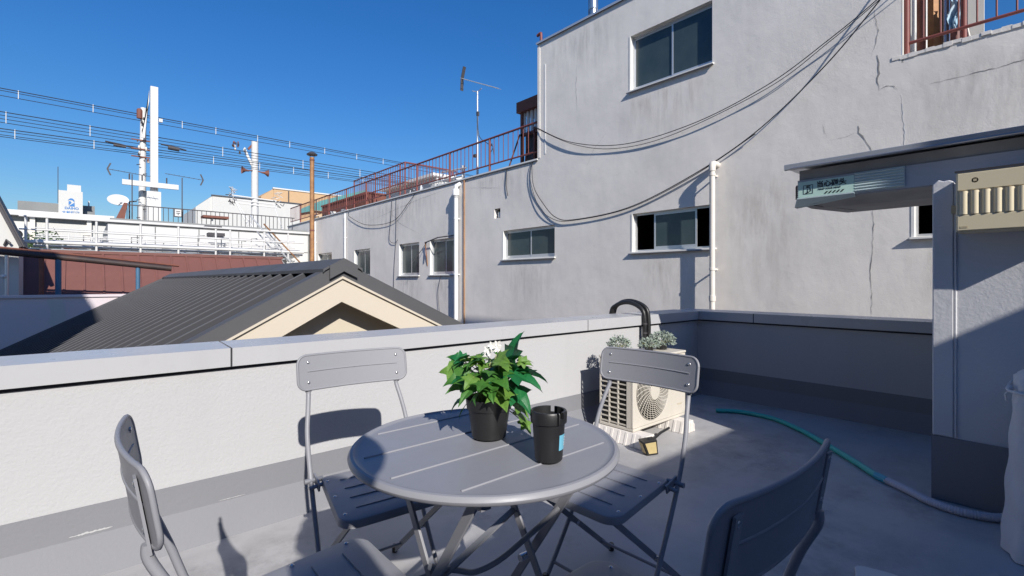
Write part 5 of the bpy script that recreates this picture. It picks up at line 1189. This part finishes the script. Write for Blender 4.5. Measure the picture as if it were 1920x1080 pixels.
part(sp2, 'shaft', MB().tube([(8.43, 35, -6), (8.43, 35, 10.2)], [0.24, 0.20], 14), 'white_paint', 60)
part(sp2, 'bracket', MB().prism([(7.75, 35, 9.6), (7.85, 35, 9.75), (8.32, 35, 8.7), (8.32, 35, 8.4)], (0, 0.1, 0)), 'white_paint')
part(sp2, 'bracket', MB().prism([(8.0, 35, 9.7), (8.35, 35, 10.15), (8.35, 35, 9.95), (8.1, 35, 9.6)], (0, 0.1, 0)), 'rust')
for s in (-1, 1):
    hn = part(sp2, 'horn', MB().lathe([(0.05, 0), (0.08, 0.2), (0.24, 0.42), (0.22, 0.42), (0.06, 0.2)], 16, (0, 0, 0), 'x'), 'rust', 50)
    hn.data.transform(Matrix.Translation(BASE[sp2.name])); mt = Matrix.Translation(Vector((8.43 + s * 0.36, 34.9, 8.24)) - BASE[sp2.name]) @ Matrix.Rotation(0 if s > 0 else math.pi, 4, 'Z')
    hn.data.transform(mt)
    part(sp2, 'horn_arm', MB().tube([(8.43, 34.9, 8.3), (8.43 + s * 0.45, 34.9, 8.24)], 0.04, 6), 'rust', 60)
for i in range(12): insul(sp2, (7.1 + rp.uniform(0, 0.9), 34.8, 9.15 + rp.uniform(0, 0.7)), rp.uniform(0.05, 0.09), 0.16, rp.choice(['white_paint', 'rust', 'dark_rail']))
for z in (6.55, 6.3, 6.1): part(sp2, 'platform_rail', MB().tube([(6.95, 34.8, z), (9.7, 34.8, z - 0.1)], 0.045, 6), 'white_paint', 60)
for i in range(26):
    a = (6.75 + rp.uniform(0, 0.6) if i % 3 else 9.5 + rp.uniform(0, 0.4)); z = 6.0 + rp.uniform(0, 0.9)
    part(sp2, 'cable_coil', MB().tube([(a, 34.7, z), (a + rp.uniform(-.2, .25), 34.7, z + rp.uniform(-.25, .25)), (a + rp.uniform(-.2, .25), 34.7, z + rp.uniform(-.25, .25))], 0.025, 5), rp.choice(['dark_rail', 'cable_grey', 'white_paint']), 60)
for a, b in (((7.2, 34.8, 6.3), (8.9, 33.0, 1.8)), ((9.5, 34.8, 6.3), (10.4, 33, 1.8)), ((7.3, 34.8, 6.2), (8.6, 33.0, 3.2))):
    part(sp2, 'guy', MB().tube([a, b], 0.035, 5), 'white_paint', 60)

# aerials and dish
def aerial(label, x, y, z0, z1, dirx, tilt, sc=1.0, m='dark_rail'):
    t = thing('tv_aerial', label, 'aerial', (x, y, z0), 'television aerials on the roofs')
    part(t, 'mast', MB().tube([(x, y, z0), (x, y, z1)], 0.025 * sc, 6), m, 60)
    a = Vector((x - dirx * 0.9 * sc, y, z1 + 0.05 + tilt)); b = Vector((x + dirx * 0.7 * sc, y, z1 + 0.05 - tilt))
    part(t, 'boom', MB().tube([a, b], 0.014 * sc, 6), m, 60)
    for k in range(7): 
        p = a.lerp(b, 0.12 + k * 0.13); part(t, 'element', MB().tube([p + Vector((0, -0.16 * sc, 0)), p + Vector((0, 0.16 * sc, 0))], 0.006 * sc, 5), m)
    part(t, 'reflector', MB().bar(a, a + Vector((dirx * 0.12 * sc, 0, 0.28 * sc)), 0.06 * sc, 0.02, (0, 1, 0)).bar(a, a + Vector((dirx * 0.12 * sc, 0, -0.28 * sc)), 0.06 * sc, 0.02, (0, 1, 0)), m)
    return t
aerial('small television aerial left of the square column pointing right', 1.58, 26.2, 3.5, 5.65, 1, 0.06, 0.9)
aerial('small television aerial right of the square column pointing left', 3.35, 26.2, 3.5, 5.75, -1, -0.05, 0.9)
ds = thing('satellite_dish', 'white satellite dish on a bracket left of the poles', 'dish', (1.2, 26.3, 4.5))
dm = MB().lathe([(0.0, 0.0), (0.15, 0.01), (0.27, 0.035), (0.36, 0.07), (0.365, 0.055), (0.27, 0.02), (0.15, -0.005), (0.0, -0.015)], 32, (0, 0, 0), 'y')
dm.v = [tuple(Matrix.Rotation(R(-25), 3, 'X') @ Vector((v[0], v[1], v[2] * 0.72)) + Vector((1.12, 26.3, 4.5))) for v in dm.v]
part(ds, 'dish', dm, 'white_paint', 50)
part(ds, 'arm', MB().tube([(1.12, 26.25, 4.3), (1.2, 25.9, 4.35)], 0.02, 6).ball((1.2, 25.88, 4.37), 0.05), 'cable_grey', 60)
part(ds, 'bracket', MB().tube([(1.2, 26.35, 4.45), (1.75, 26.4, 4.55)], 0.03, 6).tube([(1.5, 26.4, 4.5), (1.5, 26.4, 3.5)], 0.03, 6), 'dark_rail', 60)

# ================================================================== ON THE GREY BUILDING'S ROOF
def railing(label, pts, z0, z1, zlow, step, post_every, m='rail_red', r=0.022):
    t = thing('roof_railing', label, 'railing', (pts[0][0], pts[0][1], z0), 'red roof railings')
    for (xa, ya), (xb, yb) in zip(pts[:-1], pts[1:]):
        L = math.hypot(xb - xa, yb - ya); n = int(L / step)
        part(t, 'top_rail', MB().tube([(xa, ya, z1), (xb, yb, z1)], r + 0.006, 8), m, 60)
        part(t, 'bottom_rail', MB().tube([(xa, ya, zlow), (xb, yb, zlow)], r, 8), m, 60)
        b0 = None; p0 = None
        for i in range(n + 1):
            x = xa + (xb - xa) * i / n; y = ya + (yb - ya) * i / n
            if i % post_every == 0:
                if p0 is None: p0 = part(t, 'post', MB().tube([(x, y, z0), (x, y, z1)], 0.032, 8), m, 60); pl = p0.location.copy(); px_, py_ = x, y
                else: copy_part(p0, t, (pl.x + x - px_, pl.y + y - py_, pl.z))
            else:
                if b0 is None: b0 = part(t, 'baluster', MB().tube([(x, y, zlow), (x, y, z1)], 0.010, 6), m, 60); bl_ = b0.location.copy(); bx_, by_ = x, y
                else: copy_part(b0, t, (bl_.x + x - bx_, bl_.y + y - by_, bl_.z))
    return t
railing('long red railing along the low roof edge of the grey building', [(XF + 0.08, 8.46), (XF + 0.08, 27.2)], ROOF + 0.03, 4.97, 4.26, 0.19, 10)
railing('red railing return behind the long roof railing', [(9.25, 21.4), (9.25, 16.75), (11.6, 16.75)], ROOF - 0.4, 5.66, 4.9, 0.19, 11)
railing('red railing at the top right above the cracked wall', [(XF + 0.1, 1.46), (XF + 0.1, -3.0)], ROOF + 0.09, 5.35, 4.29, 0.167, 40)
ta = thing('tv_aerial', 'silver television aerial on a tall mast above the red railing', 'aerial', (8.6, 11.3, ROOF), 'television aerials on the roofs')
AXx = 8.6; ay0 = 11.34
part(ta, 'mast', MB().tube([(AXx, ay0, ROOF - 0.4), (AXx, ay0, 5.2)], 0.035, 8).tube([(AXx, ay0, 5.2), (AXx, ay0, 6.62)], 0.024, 8), 'alu', 60)
A_ = Vector((8.9, 12.25, 7.32)); B_ = Vector((8.45, 10.35, 6.33)); 
A_ = Vector((8.6, 12.10, 7.22)); B_ = Vector((8.6, 10.40, 6.42))
part(ta, 'boom', MB().tube([A_, B_], 0.016, 6), 'alu', 60)
part(ta, 'support_arm', MB().tube([(8.6, ay0 + 0.25, 6.70), (AXx, ay0, 6.60), (8.6, ay0 - 0.2, 6.64)], 0.012, 6), 'alu', 60)
for k in range(12):
    p = A_.lerp(B_, 0.08 + k * 0.08); part(ta, 'element', MB().tube([p + Vector((-0.16, 0, 0)), p + Vector((0.16, 0, 0))], 0.006, 5), 'alu')
part(ta, 'reflector', MB().bar(A_, A_ + Vector((0, -0.12, 0.32)), 0.10, 0.02, (0, 1, 0.3)).bar(A_, A_ + Vector((0, 0.02, -0.36)), 0.10, 0.02, (0, 1, 0)), 'dark_rail')
part(ta, 'amplifier', MB().box(8.57, 8.63, ay0 - 0.05, ay0 + 0.02, 5.9, 6.02).box(8.54, 8.62, ay0 + 0.02, ay0 + 0.14, 4.72, 4.80), 'dark_rail')
part(ta, 'cable', MB().tube(bez([(8.57, ay0 - 0.04, 5.9), (8.57, ay0 - 0.12, 5.3), (8.57, ay0 - 0.5, 5.0), (8.57, ay0 - 0.75, 4.85), (8.57, ay0 - 0.6, 4.7), (8.57, ay0 - 0.7, 4.95), (8.57, ay0 - 0.8, 4.6)], 6), 0.010, 5), 'cable', 60)

sd = thing('roof_shed', 'rusty brown roof shed beside the tall grey wall', 'shed', (9.2, 9.0, ROOF))
part(sd, 'frame', MB().box(8.75, 8.82, 9.58, 9.66, ROOF - 0.4, 5.62).box(8.75, 8.82, 9.10, 9.16, ROOF - 0.4, 5.1).box(8.75, 8.83, 8.45, 9.66, 4.95, 5.02), 'rust')
part(sd, 'side', MB().box(8.9, 10.2, 8.45, 9.62, ROOF - 0.4, 5.0), 'dark_rail')
part(sd, 'roof_fascia', MB().box(8.68, 10.3, 8.44, 9.74, 5.58, 5.86), 'rust')
for i in range(7): part(sd, 'corrugation', MB().tube([(8.84, 9.60 - i * 0.15, 5.0), (8.84, 9.60 - i * 0.15, 5.58)], 0.045, 8), 'jamb', 60)
part(sd, 'leaning_pole', MB().tube([(8.55, 9.95, 4.05), (8.7, 9.62, 5.0)], 0.02, 6).tube([(8.6, 9.3, 4.05), (8.7, 9.3, 5.0)], 0.03, 6), 'rust', 60)
part(sd, 'roof_handle', MB().tube([(8.9, 9.0, 5.86), (8.9, 9.0, 6.0), (8.9, 8.6, 6.0), (8.9, 8.6, 5.86)], 0.015, 6), 'dark_rail', 60)
bp = single('bent_pipe', MB().tube(bez([(8.35, 8.47, 6.4), (8.35, 8.47, 7.05), (8.35, 8.5, 7.12), (8.35, 8.6, 7.10)], 5), 0.035, 8), 'rail_red', 'red bent vent pipe at the left corner of the tall roof', 'pipe', smooth=60)
fu = thing('flue', 'steel flue pipe standing on the tall roof edge', 'flue', (8.6, 7.1, TALL))
part(fu, 'pipe', MB().tube([(8.55, 7.02, TALL), (8.55, 7.02, 8.2)], 0.085, 14), 'steel', 60)
part(fu, 'collar', MB().lathe([(0.10, 0), (0.105, 0.03), (0.10, 0.38)], 16, (8.55, 7.02, 7.15)), 'steel', 50)
part(fu, 'second_pipe', MB().tube([(8.7, 7.2, TALL), (8.7, 7.2, 7.6)], 0.07, 12), 'grey_bldg', 60)
single('blue_stick', MB().tube([(8.4, 6.15, TALL), (8.4, 6.05, 7.3)], 0.02, 6), 'hose_blue', 'thin pale blue stick above the tall roof edge', 'stick', smooth=60)
# rusty chimney pipe in front of the far end of the facade
ch = thing('rusty_chimney', 'tall rusty metal chimney pipe at the far end of the facade', 'chimney', (7.85, 22.76, -6))
part(ch, 'pipe', MB().tube([(7.85, 22.76, -6), (7.85, 22.76, 6.75)], 0.098, 14), 'rust_pipe', 60)
part(ch, 'cap', MB().lathe([(0.22, 0), (0.24, 0.04), (0.12, 0.13), (0.0, 0.14)], 16, (7.85, 22.76, 6.85)), 'dark_rail', 50)
for z in (6.6, 3.4, 1.5): part(ch, 'collar', MB().lathe([(0.112, 0), (0.112, 0.06)], 14, (7.85, 22.76, z)), 'rust', 50)
part(ch, 'cap_leg', MB().tube([(7.76, 22.76, 6.7), (7.76, 22.76, 6.88)], 0.015, 5).tube([(7.94, 22.76, 6.7), (7.94, 22.76, 6.88)], 0.015, 5), 'dark_rail')
# things standing on the low roof
tk = thing('roof_tank', 'rust-brown box tank behind the far railing', 'tank', (9.6, 22, ROOF))
part(tk, 'box', MB().box(9.3, 10.6, 20.2, 25.5, ROOF - 0.3, 4.95), 'rust')
part(tk, 'lid', MB().box(9.25, 10.65, 20.15, 25.55, 4.951, 5.02), 'rust')
part(tk, 'sill', MB().box(9.22, 9.29, 20.2, 25.5, ROOF - 0.2, 4.35), 'peach')
wr = thing('roof_hut', 'low white hut with grey eaves on the roof behind the railing', 'hut', (10, 17, ROOF))
part(wr, 'wall', MB().box(9.6, 11.5, 15.2, 19.0, ROOF - 0.4, 4.9), 'white_bldg')
part(wr, 'eaves', MB().box(9.4, 11.7, 15.0, 19.2, 4.901, 5.0), 'jamb')
lf = thing('drying_frame', 'white laundry drying frame on the roof behind the railing', 'drying frame', (9.2, 13, ROOF))
part(lf, 'post', MB().tube([(9.0, 12.6, ROOF - 0.4), (9.0, 12.6, 4.75)], 0.05, 8), 'white_paint', 60)
part(lf, 'post', MB().tube([(9.3, 14.6, ROOF - 0.4), (9.25, 14.5, 4.7)], 0.04, 8), 'white_paint', 60)
for a, b in (((8.9, 12.3, 4.62), (9.1, 14.0, 4.78)), ((8.9, 12.5, 4.4), (9.2, 14.9, 4.55)), ((9.0, 13.6, 3.7), (9.1, 13.9, 4.7)), ((9.0, 14.2, 3.7), (9.1, 13.9, 4.7)), ((9.0, 13.0, 3.7), (9.1, 13.2, 4.6))):
    part(lf, 'pole', MB().tube([a, b], 0.028, 6), 'white_paint', 60)
cl = thing('roof_clutter', 'tangled bikes and pipes heaped on the roof behind the railing', 'clutter', (9, 15.5, ROOF))
rq = random.Random(21)
for i in range(26):
    a = Vector((8.8 + rq.uniform(0, 0.5), 14.6 + rq.uniform(0, 1.6), ROOF - 0.1 + rq.uniform(0, 0.45))); b = a + Vector((rq.uniform(-.2, .2), rq.uniform(-.5, .5), rq.uniform(-.25, .3)))
    part(cl, 'pipe', MB().tube([a, b], rq.uniform(0.012, 0.03), 5), rq.choice(['white_paint', 'rust', 'dark_rail', 'pvc', 'alu']), 60)
for i in range(10):
    y = 19.5 + rq.uniform(0, 6); a = rq.uniform(0.1, 0.35); z = ROOF + 0.04
    part(cl, 'crate', MB().box(8.55, 8.55 + a, y, y + a, z - 0.3, z + rq.uniform(0.05, 0.3)), rq.choice(['white_paint', 'jamb', 'peach', 'dark_rail']))
# brown posts and white panel at the top right
for i, (x, y, r, m, lab) in enumerate(((8.62, 1.36, 0.05, 'rust', 'brown steel post against the white end wall at the top right'), (8.75, 1.24, 0.075, 'rust_pipe', 'orange-brown square post second from the white end wall'), (8.80, 1.13, 0.05, 'steel', 'grey round pipe between the brown posts at top right'),
        (8.72, 1.02, 0.055, 'red_roof', 'red-brown post beside the blue cloth at top right'), (8.45, 0.91, 0.035, 'rail_red', 'dark red post in front of the white panel at top right'))):
    single('roof_post', MB().tube([(x, y, ROOF - 0.3), (x, y, 7.5)], r, 8 if i != 1 else 4), m, lab, 'post', 'posts at the top right roof corner', smooth=50)
pnl = thing('leaning_board', 'white leaning panel with a stick on the roof at top right', 'panel', (9.1, 0.9, ROOF))
part(pnl, 'board', MB().prism([(9.2, 1.12, ROOF - 0.3), (9.2, 0.79, ROOF - 0.3), (9.2, 0.79, 5.1), (9.2, 0.98, 6.2), (9.2, 1.12, 6.2)], (0.05, 0, 0)), 'white_bldg')
part(pnl, 'stick', MB().tube([(8.9, 0.83, ROOF - 0.1), (8.9, 1.02, 5.0)], 0.018, 6), 'pvc', 60)
part(pnl, 'strut', MB().tube([(8.85, 0.98, ROOF - 0.1), (8.85, 1.09, 4.55)], 0.03, 6), 'rust_pipe', 60)
cb = MB(); nn = 7
for i in range(nn + 1):
    for j in range(nn + 1):
        cb.v.append((8.62 + 0.05 * math.sin(i * 1.7 + j * 0.9), 1.075 - 0.14 * i / nn - 0.02 * math.sin(j), 4.88 - 0.42 * j / nn - 0.10 * (i / nn)))
for i in range(nn):
    for j in range(nn): cb.f.append((i*(nn+1)+j, (i+1)*(nn+1)+j, (i+1)*(nn+1)+j+1, i*(nn+1)+j+1))
single('hanging_cloth', cb, 'cloth_blue', 'pale blue cloth hanging between the posts at top right', 'cloth', smooth=80)

# ================================================================== THE PHOTOGRAPHER, behind the camera (throws the head shadow on table and floor)
def skin_body():
    V, E, Rr = [], [], []
    def v(x, y, z, r): V.append((x, y, z)); Rr.append(r if isinstance(r, tuple) else (r, r)); return len(V) - 1
    def chain(start, pts):
        p = start
        for q in pts:
            i = v(*q); E.append((p, i)); p = i
        return p
    ox, oy = -0.075, -0.45
    pel = v(ox + 0.02, oy, 0.97, (0.13, 0.15))
    ch = chain(pel, [(ox + 0.01, oy, 1.12, (0.12, 0.13)), (ox + 0.01, oy, 1.30, (0.125, 0.14)), (ox + 0.02, oy, 1.43, (0.11, 0.13))])
    nk = chain(ch, [(ox + 0.015, oy, 1.52, 0.055), (ox, oy, 1.58, 0.055), (ox - 0.005, oy, 1.645, (0.078, 0.085)), (ox, oy, 1.715, (0.080, 0.098)), (ox + 0.004, oy, 1.765, (0.062, 0.08))])
    nose = v(ox - 0.105, oy, 1.672, 0.013); E.append((nk - 2, nose))
    for s in (-1, 1):
        arm = chain(ch, [(ox + 0.02, oy + s * 0.15, 1.44, 0.062), (ox + 0.02, oy + s * 0.21, 1.38, 0.056), (ox + 0.03, oy + s * 0.25, 1.14, 0.043), (ox - 0.02, oy + s * 0.26, 0.92, 0.032), (ox - 0.035, oy + s * 0.26, 0.86, 0.030), (ox - 0.04, oy + s * 0.26, 0.81, (0.040, 0.018))])
        for k, (dx, L) in enumerate(((-0.028, 0.072), (-0.010, 0.082), (0.008, 0.076), (0.026, 0.060))):
            chain(arm, [(ox - 0.04 + dx, oy + s * 0.258, 0.785, 0.0095), (ox - 0.045 + dx, oy + s * 0.252, 0.785 - L * 0.5, 0.009), (ox - 0.055 + dx, oy + s * 0.24, 0.785 - L, 0.008)])
        chain(arm - 1, [(ox - 0.070, oy + s * 0.255, 0.83, 0.011), (ox - 0.088, oy + s * 0.25, 0.795, 0.010), (ox - 0.095, oy + s * 0.245, 0.768, 0.008)])
        chain(pel, [(ox + 0.02, oy + s * 0.10, 0.90, 0.092), (ox + 0.0, oy + s * 0.11, 0.52, 0.060), (ox + 0.03, oy + s * 0.11, 0.28, 0.052), (ox + 0.03, oy + s * 0.11, 0.09, 0.040), (ox - 0.03, oy + s * 0.115, 0.045, 0.042), (ox - 0.14, oy + s * 0.125, 0.035, 0.034)])
    me = bpy.data.meshes.new('person'); me.from_pydata(V, E, [])
    o = bpy.data.objects.new('tmp_person', me); COL.objects.link(o)
    o.modifiers.new('skin', 'SKIN'); ss = o.modifiers.new('sub', 'SUBSURF'); ss.levels = 2; ss.render_levels = 2
    for i, d in enumerate(me.skin_vertices[0].data): d.radius = Rr[i]; d.use_root = (i == 0)
    bpy.context.view_layer.update()
    m2 = bpy.data.meshes.new_from_object(o.evaluated_get(bpy.context.evaluated_depsgraph_get()))
    bpy.data.objects.remove(o)
    m2.materials.clear()
    for k in ('shirt', 'trousers', 'skin', 'black_plastic'): m2.materials.append(M[k])
    for p in m2.polygons:
        c = p.center; p.use_smooth = True
        arm = abs(c.y - oy) > 0.19
        p.material_index = 3 if c.z < 0.085 else 2 if (c.z > 1.515 or (arm and c.z < 1.16)) else 1 if (c.z < 0.98 and not arm) else 0
    return m2, ox, oy
pm, ox, oy = skin_body()
ps = bpy.data.objects.new('person', pm); COL.objects.link(ps)
ps['label'] = 'person in dark shirt standing behind the camera, seen only as a shadow'; ps['category'] = 'person'
BASE[ps.name] = Vector((0, 0, 0))
hm = MB().ball((ox + 0.012, oy, 1.715), 0.105, 18, 12, (0.98, 0.86, 1.0))
hm.f = [f for f in hm.f if sum(hm.v[i][2] for i in f) / len(f) > 1.70 + 0.75 * max(0, -(sum(hm.v[i][0] for i in f) / len(f) - ox)) or sum(hm.v[i][0] for i in f) / len(f) > ox + 0.055]
part(ps, 'hair', hm, 'hair', 70, fixn=False)
for s in (-1, 1):
    part(ps, 'eye', MB().ball((ox - 0.078, oy + s * 0.032, 1.690), 0.011, 10, 8), 'petal', 80)
    part(ps, 'ear', MB().ball((ox + 0.015, oy + s * 0.082, 1.675), 0.03, 10, 8, (0.6, 0.3, 1.0)), 'skin', 80)
part(ps, 'mouth', MB().ball((ox - 0.083, oy, 1.632), 0.02, 10, 6, (0.4, 1.0, 0.25)), 'red_roof', 80)
